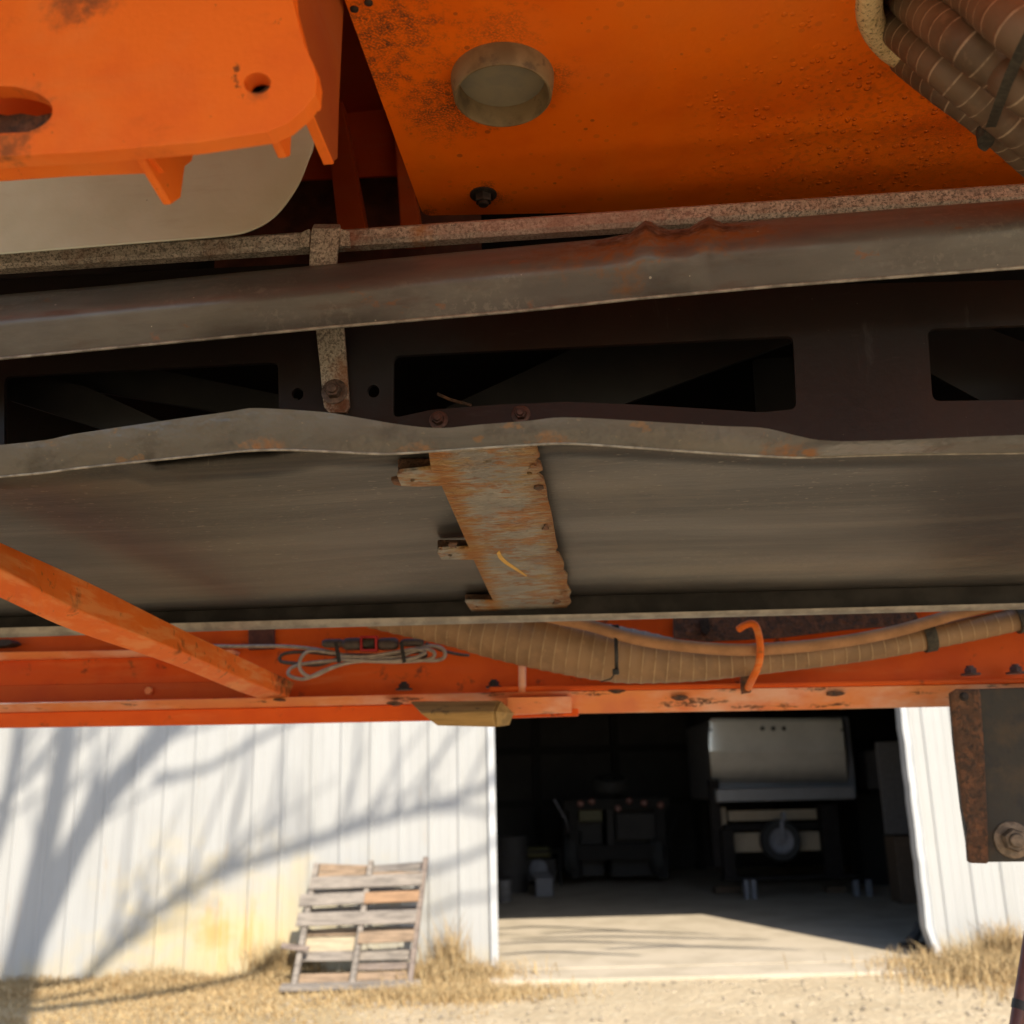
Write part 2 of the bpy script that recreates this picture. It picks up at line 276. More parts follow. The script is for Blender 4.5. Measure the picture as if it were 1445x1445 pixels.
M_cable_dark = plain('dark_cable', (0.10, 0.075, 0.06), 0.55, var=.3, scale=60)
M_red = plain('red_plastic', (0.5, 0.03, 0.03), 0.4)
m = Mat('block_wood', (0.46, 0.27, 0.085), 0.7, rot=True); m.lay((0.27, 0.15, 0.045), m.noise((6, 60, 90), .42, .62, 5), .7); m.lay((0.07, 0.05, 0.02), m.noise(30, .58, .68, 5), .7); m.bump(m.noise((8, 90, 120), .3, .7), .4); M_wood = m.done()
M_wood_end = plain('block_wood_end_grain', (0.50, 0.31, 0.10), 0.75, var=.4, scale=40)
M_yellow = plain('yellow_paint_mark', (0.75, 0.42, 0.03), 0.5)
M_redhose = plain('red_brown_hose', (0.17, 0.06, 0.045), 0.45, var=.4, scale=30)
# background
m = Mat('white_sheet_metal', (0.335, 0.33, 0.312), 0.5)
m.lay((0.275, 0.27, 0.25), m.noise((3, 3, .6), .4, .7, 5), .6)
m.lay((0.50, 0.38, 0.16), m.blot(PY(330, 1350, 10.2), .35, 1.5, 3, .6, (.8, 1, 1.25)), .7)
m.lay((0.46, 0.38, 0.21), m.blot(PY(420, 1330, 10.2), .2, 1.1, 4, .6, (.8, 1, 1.3)), .5)
m.lay((0.48, 0.25, 0.06), m.blot(PY(303, 1312, 10.2), .05, .26, 7, .6, (1.0, 1, .9)), .7)
m.lay((0.48, 0.27, 0.07), m.math('MULTIPLY', m.noise((9, 3, 1.2), .5, .62, 5), m.blot(PY(340, 1320, 10.2), .2, .6, 5, .5)), .55)
mz = m.n('ShaderNodeSeparateXYZ'); m.l(m.pos, mz.inputs[0])
m.lay((0.42, 0.34, 0.2), m.math('MULTIPLY', m.rng(mz.outputs[2], .03, .3, 1, 0), m.noise((4, 4, 2), .35, .6)), .7)
m.lay((0.3, 0.2, 0.1), m.math('MULTIPLY', m.noise((14, 3, 1.5), .6, .7, 5), m.noise(1.2, .5, .7, off=(4, 0, 0))), .35)
M_sheet = m.done()
M_trim = plain('white_trim', (0.45, 0.45, 0.44), 0.45, var=.15, scale=4)
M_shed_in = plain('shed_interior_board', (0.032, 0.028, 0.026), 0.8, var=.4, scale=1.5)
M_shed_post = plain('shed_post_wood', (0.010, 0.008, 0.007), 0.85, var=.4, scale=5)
m = Mat('dirt', (0.48, 0.375, 0.235), 0.95)
m.lay((0.38, 0.29, 0.175), m.noise(1.1, .38, .66, 8, .7), .8); m.lay((0.55, 0.46, 0.31), m.noise(7, .5, .7, 6), .6); m.lay((0.22, 0.17, 0.10), m.noise(28, .58, .68, 5), .55)
mz = m.n('ShaderNodeSeparateXYZ'); m.l(m.pos, mz.inputs[0])
grassy = m.math('MULTIPLY', m.rng(mz.outputs[0], -.9, -1.6), m.noise(2, .2, .45, 5))
m.lay((0.34, 0.25, 0.125), grassy, .85); m.lay((0.13, 0.085, 0.04), m.math('MULTIPLY', grassy, m.noise(9, .55, .7, 6)), .7)
m.bump(m.noise(14, .3, .7, 8), .8, .02); M_dirt = m.done()
m = Mat('concrete', (0.44, 0.37, 0.275), 0.9, spec=.2); m.lay((0.37, 0.31, 0.225), m.noise(2, .4, .65, 6)); m.lay((0.2, 0.165, 0.12), m.noise((5, 14, 5), .62, .72, 5), .4); m.bump(m.noise(40, .3, .7), .2, .004); M_conc = m.done()
m = Mat('dry_grass', (0.37, 0.275, 0.15), 0.8, spec=.1); m.lay((0.35, 0.22, 0.09), m.noise(60, .42, .6, 2)); m.lay((0.62, 0.50, 0.28), m.noise(90, .54, .66, 2, off=(3, 3, 3)), .8); m.lay((0.2, 0.12, 0.05), m.noise(9, .52, .68, 3, off=(1, 6, 0)), .75); M_grass = m.done()
def wood(name, c, v=.5):
    m = Mat(name, c, 0.85); m.lay(tuple(x * v for x in c), m.noise((5, 30, 45), .42, .62, 5), .8); m.lay(tuple(min(1, x * 1.4) for x in c), m.noise((8, 60, 80), .55, .7, 5), .5); m.bump(m.noise((6, 60, 90), .3, .7), .3, .004); return m.done()
M_pw = [wood('pallet_wood_grey', (0.225, 0.19, 0.155)), wood('pallet_wood_brown', (0.25, 0.17, 0.105)), wood('pallet_wood_orange', (0.27, 0.155, 0.08), .7), wood('pallet_wood_pale', (0.36, 0.29, 0.19), .75), wood('pallet_wood_dark', (0.19, 0.145, 0.115))]
M_pebble = plain('pebble_stone', (0.36, 0.29, 0.20), 0.9, var=.5, scale=6)
M_bark = plain('tree_bark', (0.10, 0.075, 0.055), 0.9, var=.5, scale=12, bump=.5)
M_tr_white = plain('trailer_white_gloss', (0.72, 0.66, 0.55), 0.07, var=.08, scale=3)
M_tr_silver = plain('trailer_silver', (0.74, 0.70, 0.63), 0.12, 0.25, var=.12, scale=3)
M_tr_grey = plain('trailer_grey', (0.20, 0.20, 0.21), 0.4, var=.1, scale=4)
M_tr_beige = plain('trailer_board', (0.30, 0.235, 0.16), 0.7, var=.2, scale=4)
M_tyre = plain('tyre_rubber', (0.02, 0.02, 0.02), 0.8)
M_rim = plain('wheel_rim', (0.17, 0.17, 0.19), 0.7, 0.0)
M_lamp_pink = plain('marker_lens', (0.24, 0.105, 0.085), 0.25)
M_carton = plain('carton', (0.10, 0.065, 0.04), 0.8)
M_white = plain('white_plastic', (0.10, 0.10, 0.115), 0.5)
M_grey_sheet = plain('grey_sheet', (0.11, 0.10, 0.095), 0.6)
M_olive = plain('olive_box', (0.07, 0.06, 0.012), 0.6)

# ------------------------------------------------------------------ object helpers
ROOT = {}
def tagp(o, label, cat, group=None):
    o['label'] = label; o['category'] = cat
    if group: o['group'] = group
    return o
def thing(name, label, cat, loc, group=None):
    o = bpy.data.objects.new(name, None); sc.collection.objects.link(o); o.location = loc; o.empty_display_size = .05
    ROOT[o] = V(loc); return tagp(o, label, cat, group)
def fixn(me):
    bm = bmesh.new(); bm.from_mesh(me); bmesh.ops.recalc_face_normals(bm, faces=bm.faces); bm.to_mesh(me); bm.free()
def obj(name, verts, faces, mat, parent=None, smooth=False, bevel=0.0, seg=2, attr=None, recalc=True, auto=None, kind=None, label=None, solid=0):
    verts = [V(p) for p in verts]
    if parent is not None: base = ROOT[parent]
    else:
        base = sum(verts, V()) / len(verts); base.z = min(p.z for p in verts)
    me = bpy.data.meshes.new(name); me.from_pydata([tuple(p - base) for p in verts], [], faces)
    if recalc: fixn(me)
    if attr is not None:
        a = me.attributes.new('along', 'FLOAT', 'POINT'); a.data.foreach_set('value', attr)
    me.materials.append(mat)
    if smooth: me.polygons.foreach_set('use_smooth', [True] * len(me.polygons))
    me.update()
    o = bpy.data.objects.new(name, me); sc.collection.objects.link(o)
    if parent is not None: o.parent = parent; ROOT[o] = base
    else: o.location = base; ROOT[o] = base
    if auto: me.set_sharp_from_angle(angle=math.radians(auto))
    if solid:
        k = o.modifiers.new('solid', 'SOLIDIFY'); k.thickness = solid; k.offset = 0
    if bevel:
        k = o.modifiers.new('bevel', 'BEVEL'); k.width = bevel; k.segments = seg; k.limit_method = 'ANGLE'; k.angle_limit = math.radians(40)
    if kind: o['kind'] = kind
    if label: o['label'] = label
    return o
def join(parts):
    vs, fs = [], []
    for v, f in parts:
        b = len(vs); vs += list(v); fs += [tuple(i + b for i in q) for q in f]
    return vs, fs
def prism(loops, fn, thick):
    """loops: outer pixel/plane loop then holes; fn maps 2-D to 3-D; thick: extrusion vector"""
    tris = tessellate_polygon([[V((x, y, 0)) for x, y in lp] for lp in loops])
    flat = [q for lp in loops for q in lp]; fr = [fn(*q) for q in flat]; n = len(fr)
    vs = fr + [p + thick for p in fr]; fs = [tuple(t) for t in tris] + [tuple(i + n for i in reversed(t)) for t in tris]
    b = 0
    for lp in loops:
        m = len(lp)
        for i in range(m):
            j = (i + 1) % m; fs.append((b + i, b + j, b + j + n, b + i + n))
        b += m
    return vs, fs
def circ(cx, cy, rx, ry, n=20): return [(cx + rx * math.cos(2 * math.pi * i / n), cy + ry * math.sin(2 * math.pi * i / n)) for i in range(n)]
def rnd_poly(pts, r, n=4):
    """round the corners of a 2-D loop"""
    o = []; k = len(pts)
    for i in range(k):
        p0, p, p1 = V(pts[i - 1]), V(pts[i]), V(pts[(i + 1) % k])
        d0, d1 = (p0 - p), (p1 - p); q = min(r, d0.length * .45, d1.length * .45)
        a, c = p + d0.normalized() * q, p + d1.normalized() * q
        for j in range(n + 1):
            t = j / n; o.append(tuple((1 - t) ** 2 * a + 2 * t * (1 - t) * p + t * t * c))
    return o
def box(c, ex, ey, ez):
    """c centre, ex/ey/ez half-vectors"""
    c = V(c); vs = [c + ex * i + ey * j + ez * k for i in (-1, 1) for j in (-1, 1) for k in (-1, 1)]
    return vs, [(0, 1, 3, 2), (4, 6, 7, 5), (0, 4, 5, 1), (2, 3, 7, 6), (0, 2, 6, 4), (1, 5, 7, 3)]
def abox(x0, x1, y0, y1, z0, z1):
    return box(((x0 + x1) / 2, (y0 + y1) / 2, (z0 + z1) / 2), V(((x1 - x0) / 2, 0, 0)), V((0, (y1 - y0) / 2, 0)), V((0, 0, (z1 - z0) / 2)))
def mbox(u0, u1, v0, v1, z0, z1):                                # box in the machine's own axes, z above the camera
    return box(CAM + EU * ((u0 + u1) / 2) + EV * ((v0 + v1) / 2) + EZ * ((z0 + z1) / 2), EU * ((u1 - u0) / 2), EV * ((v1 - v0) / 2), EZ * ((z1 - z0) / 2))
def catmull(pts, n):
    """pts: list of tuples (any length); n samples per span"""
    P = [np.array(p, float) for p in pts]; P = [2 * P[0] - P[1]] + P + [2 * P[-1] - P[-2]]; o = []
    for i in range(1, len(P) - 2):
        for j in range(n):
            t = j / n; a, b, c, d = P[i - 1], P[i], P[i + 1], P[i + 2]
            o.append(.5 * ((2 * b) + (-a + c) * t + (2 * a - 5 * b + 4 * c - d) * t * t + (-a + 3 * b - 3 * c + d) * t ** 3))
    o.append(P[-2]); return o
def tube(path, rad, seg=12, caps=True, rib=0.0, pitch=.0135):
    path = [V(p) for p in path]; n = len(path)
    if not hasattr(rad, '__len__'): rad = [rad] * n
    vs, fs, at = [], [], []; L = 0; tprev = None; nrm = None
    for i, p in enumerate(path):
        t = (path[min(i + 1, n - 1)] - path[max(i - 1, 0)]).normalized()
        if nrm is None: nrm = t.orthogonal().normalized()
        else: nrm = (nrm - t * nrm.dot(t)).normalized()
        bn = t.cross(nrm)
        if i: L += (p - path[i - 1]).length
        r = rad[i] * (1 + rib * math.cos(2 * math.pi * L / pitch))
        for k in range(seg):
            a = 2 * math.pi * k / seg; vs.append(p + (nrm * math.cos(a) + bn * math.sin(a)) * r); at.append(L)
        if i:
            b = (i - 1) * seg
            for k in range(seg): fs.append((b + k, b + (k + 1) % seg, b + seg + (k + 1) % seg, b + seg + k))
    if caps: fs.append(tuple(range(seg))); fs.append(tuple(range((n - 1) * seg, n * seg)))
    return vs, fs, at
def frame(nv):
    nv = V(nv).normalized(); a = nv.cross(EZ)
    if a.length < .1: a = nv.cross(V((1, 0, 0)))
    a.normalize(); return nv, a, nv.cross(a)
def lathe(c, axis, prof, seg=24):
    """prof: list of (r, h along axis)"""
    ax, a, b = frame(axis); c = V(c); vs, fs = [], []
    for r, h in prof:
        for k in range(seg):
            t = 2 * math.pi * k / seg; vs.append(c + ax * h + (a * math.cos(t) + b * math.sin(t)) * r)
    for i in range(len(prof) - 1):
        for k in range(seg): fs.append((i * seg + k, i * seg + (k + 1) % seg, (i + 1) * seg + (k + 1) % seg, (i + 1) * seg + k))
    fs.append(tuple(range(seg))); fs.append(tuple(range((len(prof) - 1) * seg, len(prof) * seg)))
    return vs, fs
def bolt_geo(c, axis, r, washer=True, stud=True, rot=.3):
    ax, a, b = frame(axis); parts = []; h0 = 0
    if washer: parts.append(lathe(c, axis, [(r * 1.55, -.001), (r * 1.55, r * .16), (r * 1.45, r * .22), (r * .9, r * .22)], 24)); h0 = r * .22
    vs, fs = [], []
    for h, q in ((h0, 1), (h0 + r * .7, 1), (h0 + r * .85, .88)):
        for k in range(6):
            t = math.pi / 3 * k + rot; vs.append(V(c) + ax * h + (a * math.cos(t) + b * math.sin(t)) * r * q)
    for i in range(2):
        for k in range(6): fs.append((i * 6 + k, i * 6 + (k + 1) % 6, i * 6 + 6 + (k + 1) % 6, i * 6 + 6 + k))
    fs.append(tuple(range(12, 18))); parts.append((vs, fs))
    if stud: parts.append(lathe(c, axis, [(r * .6, h0 + r * .8), (r * .6, h0 + r * 1.15), (r * .5, h0 + r * 1.25), (r * .05, h0 + r * 1.27)], 16))
    return join(parts)
def bolt(c, axis, r, mat, parent, washer=True, stud=True, name='bolt'):
    v, f = bolt_geo(c, axis, r, washer, stud, random.random()); return obj(name, v, f, mat, parent, smooth=True, auto=35)
def loft(polyA, polyB, mid=None):
    rows = [polyA] + (mid or []) + [polyB]; n = len(polyA); vs = [p for r in rows for p in r]; fs = []
    for i in range(len(rows) - 1):
        for k in range(n): fs.append((i * n + k, i * n + (k + 1) % n, (i + 1) * n + (k + 1) % n, (i + 1) * n + k))
    fs.append(tuple(range(n))); fs.append(tuple(range((len(rows) - 1) * n, len(rows) * n))); return vs, fs
def interp(poly, x):
    xs = [p[0] for p in poly]; return float(np.interp(x, xs, [p[1] for p in poly]))
def grid(rows):
    n = len(rows[0]); vs = [p for r in rows for p in r]
    return vs, [(i * n + k, i * n + k + 1, (i + 1) * n + k + 1, (i + 1) * n + k) for i in range(len(rows) - 1) for k in range(n - 1)]

# ------------------------------------------------------------------ ground and shed
WY = 10.2
def gz(x, y): return 0.0
xs = sorted(set([-300, -120, -50, -25] + [x * .5 for x in range(-30, 31)] + [25, 50, 120, 300])); ys = sorted(set([-300, -120, -50, -20] + [y * .5 for y in range(-20, 19)] + [WY - .2]))
gnd = lambda x, y: (random.uniform(-.012, .012) if abs(x) < 14 and -9 < y < 9.9 else 0) - .01
rows = [[V((x, y, gnd(x, y))) for x in xs] for y in ys] + [[V((x, WY - .1, -.01)) for x in xs], [V((x, 300, -.01)) for x in xs]]
v, f = grid(rows); g = obj('ground', v, f, M_dirt, smooth=True, recalc=False, kind='structure')
XL = PY(700, 1190, WY).x; XR = PY(1291, 1190, WY).x; HDR = 3.35
v, f = abox(XL - .08, XR + .12, WY - .55, WY - .025, -.1, .020)
o = obj('concrete_apron', v, f, M_conc, kind='structure', bevel=.01)
v, f = abox(-10, 9, WY - .02, 21.0, -.1, .03)
o = obj('concrete_floor', v, f, M_conc, kind='structure')

shed = thing('metal_shed', 'white ribbed sheet metal shed with a wide open doorway behind the machine', 'shed', (0, WY, 0))
def sheet(x0, x1, z0, z1, y=WY, pitch=.283):
    prof = []; x = math.floor(x0 / pitch) * pitch
    while x < x1 + pitch:
        for dx, dy in ((-.03, 0), (-.014, -.015), (.014, -.015), (.03, 0), (.09, 0), (.098, -.003), (.106, 0), (.175, 0), (.183, -.003), (.191, 0)): prof.append((x + dx, dy))
        x += pitch
    prof = [(a, b) for a, b in prof if x0 <= a <= x1]; prof = [(x0, prof[0][1] if prof else 0)] + prof + [(x1, prof[-1][1] if prof else 0)]
    k = 9; rows = []
    for i in range(k + 1):
        z = z0 + (z1 - z0) * i / k; rows.append([V((a, y + b + .004 * math.sin(a * 3.1 + z * 2.2), z)) for a, b in prof])
    return grid(rows)
x = -10.0; k = 0
edges = [XL - .075]
while edges[-1] > -9.5: edges.append(edges[-1] - .849)
for i in range(len(edges) - 1):
    v, f = sheet(edges[i + 1], edges[i] - .001, .02 + random.uniform(0, .02), 4.5, WY - (.004 if i % 2 else 0))
    obj('wall_panel', v, f, M_sheet, shed, solid=.0015)
x = XR + .085
while x < 8.5:
    v, f = sheet(x, x + .848, .03, 4.5); obj('wall_panel', v, f, M_sheet, shed, solid=.0015); x += .849
v, f = sheet(XL - .07, XR + .08, HDR, 4.5, WY + .003); obj('header_panel', v, f, M_sheet, shed, solid=.0015)
# door trim: left, right (bent outwards at the foot), header
v, f = abox(XL - .07, XL + .004, WY - .04, WY + .10, .03, HDR); obj('door_trim', v, f, M_trim, shed, bevel=.012)
pr = [(0, -.045), (.016, -.05), (.03, -.028), (.062, -.028), (.075, -.04), (.09, -.01), (.09, .10), (0, .10)]
def trim_row(z):
    b = max(0, .75 - z) / .75; off = .06 * b * b - .03 * math.sin(min(1, max(0, (.55 - z) / .5)) * math.pi)
    return [V((XR + a + off + .004 * math.sin(z * 17), WY + c - .05 * b * b, z)) for a, c in pr]
v, f = loft(trim_row(.03), trim_row(HDR), [trim_row(.03 + (HDR - .03) * i / 24) for i in range(1, 24)])
obj('door_trim', v, f, M_trim, shed, smooth=True, auto=30)
v, f = abox(XL - .07, XR + .09, WY - .035, WY + .1, HDR + .001, HDR + .12); obj('door_header', v, f, M_trim, shed, bevel=.01)
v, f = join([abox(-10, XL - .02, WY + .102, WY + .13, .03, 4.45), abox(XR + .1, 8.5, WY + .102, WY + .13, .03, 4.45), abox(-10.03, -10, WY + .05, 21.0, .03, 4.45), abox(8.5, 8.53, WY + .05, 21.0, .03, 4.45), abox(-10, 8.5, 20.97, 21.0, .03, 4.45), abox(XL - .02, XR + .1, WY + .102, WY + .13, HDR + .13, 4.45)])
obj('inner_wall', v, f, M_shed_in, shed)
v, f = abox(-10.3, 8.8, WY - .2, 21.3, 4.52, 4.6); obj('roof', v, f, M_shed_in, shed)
x = -9
while x < 8:
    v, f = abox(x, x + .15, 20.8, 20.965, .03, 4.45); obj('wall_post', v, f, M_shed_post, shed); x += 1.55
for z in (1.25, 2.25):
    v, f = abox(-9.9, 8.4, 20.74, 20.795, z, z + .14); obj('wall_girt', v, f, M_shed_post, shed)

# ------------------------------------------------------------------ bare tree behind the camera, only its shadow shows
tree = thing('bare_tree', 'leafless tree standing behind the camera, its branches shadowing the white shed wall', 'tree', (0, 0, 0))
def up_sun(p, t): return V(p) + SDIR * t
def limb(pix, t0, t1, name='branch', ground=False):
    n = len(pix); P = []
    for i, (x, y, wd) in enumerate(pix):
        q = PG(x, y) if ground else PY(x, y, WY); t = t0 + (t1 - t0) * i / (n - 1)
        P.append((*up_sun(q, t), wd * .5 * 10.4 / 1445))
    P = catmull(P, 5); v, f, a = tube([p[:3] for p in P], [max(.006, p[3]) for p in P], 8); obj(name, v, f, M_bark, tree, smooth=True); return P
A = limb([(20, 1400, 52), (42, 1310, 46), (62, 1200, 34), (82, 1110, 30), (95, 1030, 26), (105, 940, 20), (125, 820, 12)], 18, 21.0)
B = limb([(42, 1330, 40), (78, 1255, 36), (108, 1190, 34), (150, 1125, 32), (195, 1075, 30), (245, 1025, 24), (310, 950, 18), (400, 860, 10)], 18.1, 17.2)
limb([(118, 1180, 18), (128, 1140, 15), (134, 1090, 8)], 17.9, 17.9)
C_ = limb([(-60, 1310, 20), (-10, 1200, 18), (14, 1110, 18), (25, 1040, 16), (32, 960, 12)], 18, 18.4)
limb([(-30, 1170, 10), (5, 1130, 10), (55, 1078, 8), (80, 1030, 6)], 18, 18)
D = limb([(30, 1440, 26), (110, 1392, 17), (160, 1340, 15), (210, 1295, 14), (270, 1256, 13), (340, 1222, 13), (420, 1195, 13), (510, 1166, 12), (600, 1140, 11), (690, 1108, 9), (790, 1060, 6)], 18.1, 16.5)
limb([(560, 1150, 8), (640, 1140, 8), (705, 1150, 5)], 16.8, 16.6)
limb([(520, 1250, 6), (610, 1228, 8), (690, 1196, 8), (760, 1165, 6)], 17, 17)
limb([(600, 1290, 5), (650, 1270, 6), (720, 1262, 5)], 17, 17)
limb([(215, 1100, 10), (290, 1085, 9), (370, 1040, 8), (450, 1000, 6)], 17.5, 17)
limb([(320, 1220, 6), (330, 1160, 7), (345, 1100, 6), (352, 1040, 5)], 17.3, 17)
limb([(180, 1075, 9), (240, 1040, 8), (330, 1010, 6)], 17.6, 17.2)
limb([(-60, 1436, 22), (120, 1417, 20), (240, 1400, 20), (330, 1386, 16), (390, 1374, 12)], 17.5, 17, ground=True)
limb([(-60, 1424, 14), (60, 1412, 16), (140, 1398, 14)], 17.5, 17, ground=True)
for yy, xa, xb in ((1312, 690, 880), (1318, 760, 1010), (1326, 720, 1080), (1333, 690, 960), (1340, 850, 1130), (1348, 700, 900)):
    limb([(xa, yy + 3, 6), ((xa * 2 + xb) / 3, yy - 1, 11), ((xa + 2 * xb) / 3, yy + 1, 10), (xb, yy + 4, 5)], 16.5, 16.2, ground=True)
base = V(A[0][:3]); P = catmull([(base.x, base.y, 0, .5), (base.x + .05, base.y, 3, .36), (base.x, base.y, 7, .30), (base.x, base.y, base.z, .21)], 5)
v, f, a = tube([p[:3] for p in P], [p[3] for p in P], 12); obj('trunk', v, f, M_bark, tree, smooth=True)
tw = []
for src in (A, B, C_, D):
    for p in src[6:]:
        for _ in range(1):
            s = V(p[:3]); d = V((random.uniform(-.2, 1.0), random.uniform(-.5, .5), random.uniform(.1, 1.0))).normalized(); L = random.uniform(.5, 1.4)
            q = s + d * L * .5 + V((0, 0, .08)); e = s + d * L
            v, f, a = tube([s, q, e], [.02, .014, .006], 5); tw.append((v, f))
v, f = join(tw); obj('twigs', v, f, M_bark, tree, kind='stuff')

# ------------------------------------------------------------------ engine housing: underside panel, inner walls, added sun-blocking deck
PZH = .69
house = thing('machine_housing', 'orange machine housing whose flat speckled underside panel has a round pipe stub', 'machine', PZ(900, 200, PZH))
ul, vl, _ = uv_(PZ(595, 305, PZH)); uh = uv_(PZ(543, 150, PZH))[0]; u_left = (ul + uh) / 2
hole = [(q.x, q.y) for q in [V(uv_(PZ(x, y, PZH))[:2]) for x, y in circ(1322, 8, 103, 92, 40)]]
cu, cv, _ = uv_(PZ(709, 110, PZH))
def uvz(z): return lambda a, b: CAM + EU * a + EV * b + EZ * z
bh = [(uv_(PZ(682, 272, PZH))[0], uv_(PZ(682, 272, PZH))[1])]
outer = rnd_poly([(u_left, -.6), (2.6, -.6), (2.6, vl + .32), (u_left, vl)], .012)
v, f = prism([outer, hole], uvz(PZH), EZ * .006); obj('underside_panel', v, f, M_panel, house, bevel=.0015)
v, f = prism([[(a, b) for a, b in rnd_poly([(u_left + .004, -.59), (2.58, -.59), (2.58, vl + .31), (u_left + .004, vl - .004)], .012)], [(a, b) for a, b in hole]], uvz(PZH + .0062), EZ * .05)
obj('panel_frame', v, f, M_inner, house)
# tan edging round the hole
cx = sum(a for a, b in hole) / len(hole); cyv = sum(b for a, b in hole) / len(hole)
ring = [CAM + EU * (cx + (a - cx) * .93) + EV * (cyv + (b - cyv) * .93) + EZ * (PZH + .002) for a, b in hole]; ring.append(ring[0]); ring.append(ring[1])
v, f, a = tube(ring, .0125, 12); obj('hole_edging', v, f, M_edging, house, smooth=True)
# pipe stub
c = CAM + EU * cu + EV * cv + EZ * PZH
stub_top = lathe(c, -EZ, [(.0520, -.002), (.0520, .003), (.0514, .009), (.0494, .021), (.0482, .0225), (.0466, .0225), (.0458, .020), (.0438, .001)], 48)
v, f = stub_top; f = f[:-2]; st = obj('pipe_stub', v, f, M_stub, house, smooth=True, auto=50)
v, f = lathe(c, -EZ, [(.0436, -.006), (.0436, .0012), (.041, .0018), (.001, .003)], 40); obj('stub_cap', v, f, M_cap, house, smooth=True, auto=40)
bolt(PZ(682, 274, PZH), -EZ, .0105, M_bolt_dark, house)
for (px, py) in ((500, 12), (520, 3)): 
    v, f = lathe(PZ(px, py, PZH), -EZ, [(.004, -.001), (.004, .0015), (.003, .002)], 10); obj('rivet', v, f, M_bolt_dark, house, smooth=True, auto=40)
# inner walls seen between tank and panel
W0, W1 = 1.40, 1.47
v, f = prism([[(330, 100), (640, 60), (640, 243), (330, 258)]], lambda x, y: PV(x, y, W0), EV * .006)
tl, tr = PV(330, 60, W0), PV(660, 60, W0); bl, br = PV(330, 257, W0), PV(660, 240, W0); up = EZ * .5
v, f = loft([bl, br, br + up, tl + up], [p + EV * .006 for p in (bl, br, br + up, tl + up)]); obj('inner_wall_upper', v, f, M_inner, house)
bl, br = PV(300, 420, W1), PV(680, 400, W1); v, f = loft([bl, br, br + EZ * .3, bl + EZ * .3], [p + EV * .006 for p in (bl, br, br + EZ * .3, bl + EZ * .3)]); obj('inner_wall_lower', v, f, M_dark_brown, house)
for (x0, x1, x2, x3, y0, y1) in ((455, 481, 478, 520, 130, 340), (552, 566, 566, 596, 130, 340)):
    A4 = [PV(x0, y0, W0 - .03), PV(x1, y0, W0 - .03), PV(x3, y1, W0 - .03), PV(x2, y1, W0 - .03)]
    v, f = loft(A4, [p + EV * .028 for p in A4]); obj('inner_rib', v, f, M_inner, house, bevel=.003)
v, f = loft([PV(340, 251, W0 - .006), PV(660, 238, W0 - .006), PV(660, 243, W0 - .006), PV(340, 257, W0 - .006)], [p + EV * .005 for p in (PV(340, 251, W0 - .006), PV(660, 238, W0 - .006), PV(660, 243, W0 - .006), PV(340, 257, W0 - .006))]); obj('seam_strip', v, f, M_inner, house)
bolt(PV(508, 70, W0), -EV, .012, M_bolt_dark, house)
v, f = mbox(-4.2, 4.2, -.75, 1.75, 1.06, 1.12); obj('sun_block_deck', v, f, M_inner, house)  # added, unseen: blocks the sun and shapes the trailer's reflection
v, f = mbox(-4.2, 4.2, 1.60, 1.75, .60, 1.059); obj('rear_wall', v, f, M_dark, house)  # near-black colour stands in for shade in the gap behind the bar
v, f = mbox(u_left + .002, u_left + .012, -.59, vl - .01, PZH + .058, 1.059); obj('side_wall', v, f, M_inner, house)

# ------------------------------------------------------------------ near bracket
BV = .60
brk = thing('mounting_bracket', 'bright orange bracket plate close to the camera with a bolt hole and hanging gusset teeth', 'bracket', PV(300, 100, BV))
outl = [(-120, -320), (392, -320), (413, 0), (429, 62), (443, 92), (447, 112), (445, 133), (429, 154), (405, 174), (377, 186), (277, 201), (138, 213), (0, 221), (-120, 229)]
v, f = prism([outl, circ(363, 117, 19, 15, 24), circ(2, 156, 72, 35, 32)], lambda x, y: PV(x, y, BV), EV * .014)
obj('face_plate', v, f, M_bracket, brk, bevel=.004, seg=3)
out2 = [(-120, -300), (400, -300), (404, 150), (300, 192), (196, 212), (192, 234), (-120, 256)]
v, f = prism([out2], lambda x, y: PV(x, y, BV + .06), EV * .01); obj('back_plate', v, f, M_bracket, brk, bevel=.003)
p0, p1 = PV(-120, 210, BV + .016), PV(196, 196, BV + .016)
v, f = loft([p0, p1, p1 + EZ * .01, p0 + EZ * .01], [p + EV * .043 for p in (p0, p1, p1 + EZ * .01, p0 + EZ * .01)]); obj('bottom_flange', v, f, M_bracket, brk)
c = PV(363, 117, BV + .0142); v, f = lathe(c, EV, [(.0086, -.001), (.0086, .035), (.001, .036)], 20); obj('dark_hole_liner', v, f[:-2], M_rust, brk, smooth=True, auto=40)  # added dark tube in place of shade inside the bolt hole
v, f = prism([[(-60, 156), (-20, 158), (10, 163), (30, 160), (52, 164), (80, 158), (84, 176), (70, 200), (-60, 205)]], lambda x, y: PV(x, y, BV + .03), EV * .006); obj('torn_insert', v, f, M_rust, brk)
def gusset(pts, u, th=.007, mat=None):
    v, f = prism([pts], lambda x, y: PU(x, y, u), EU * -th); obj('gusset', v, f, mat or M_bracket, brk, bevel=.0018)
wpts = [PV(x, y, BV + .016 + .0 * x) for x, y in [(20 + 6 * i + random.uniform(-1, 1), 221.5 - .04 * (20 + 6 * i) + random.uniform(-1, 1)) for i in range(44)]]
v, f, a = tube(wpts, [random.uniform(.0028, .0042) for _ in wpts], 8); obj('weld_bead', v, f, M_bracket, brk, smooth=True)
u1 = uv_(PV(192, 208, BV + .02))[0]; gusset([(192, 206), (242, 289), (256, 279), (262, 235), (272, 227), (277, 205), (270, 180), (190, 170)], u1)
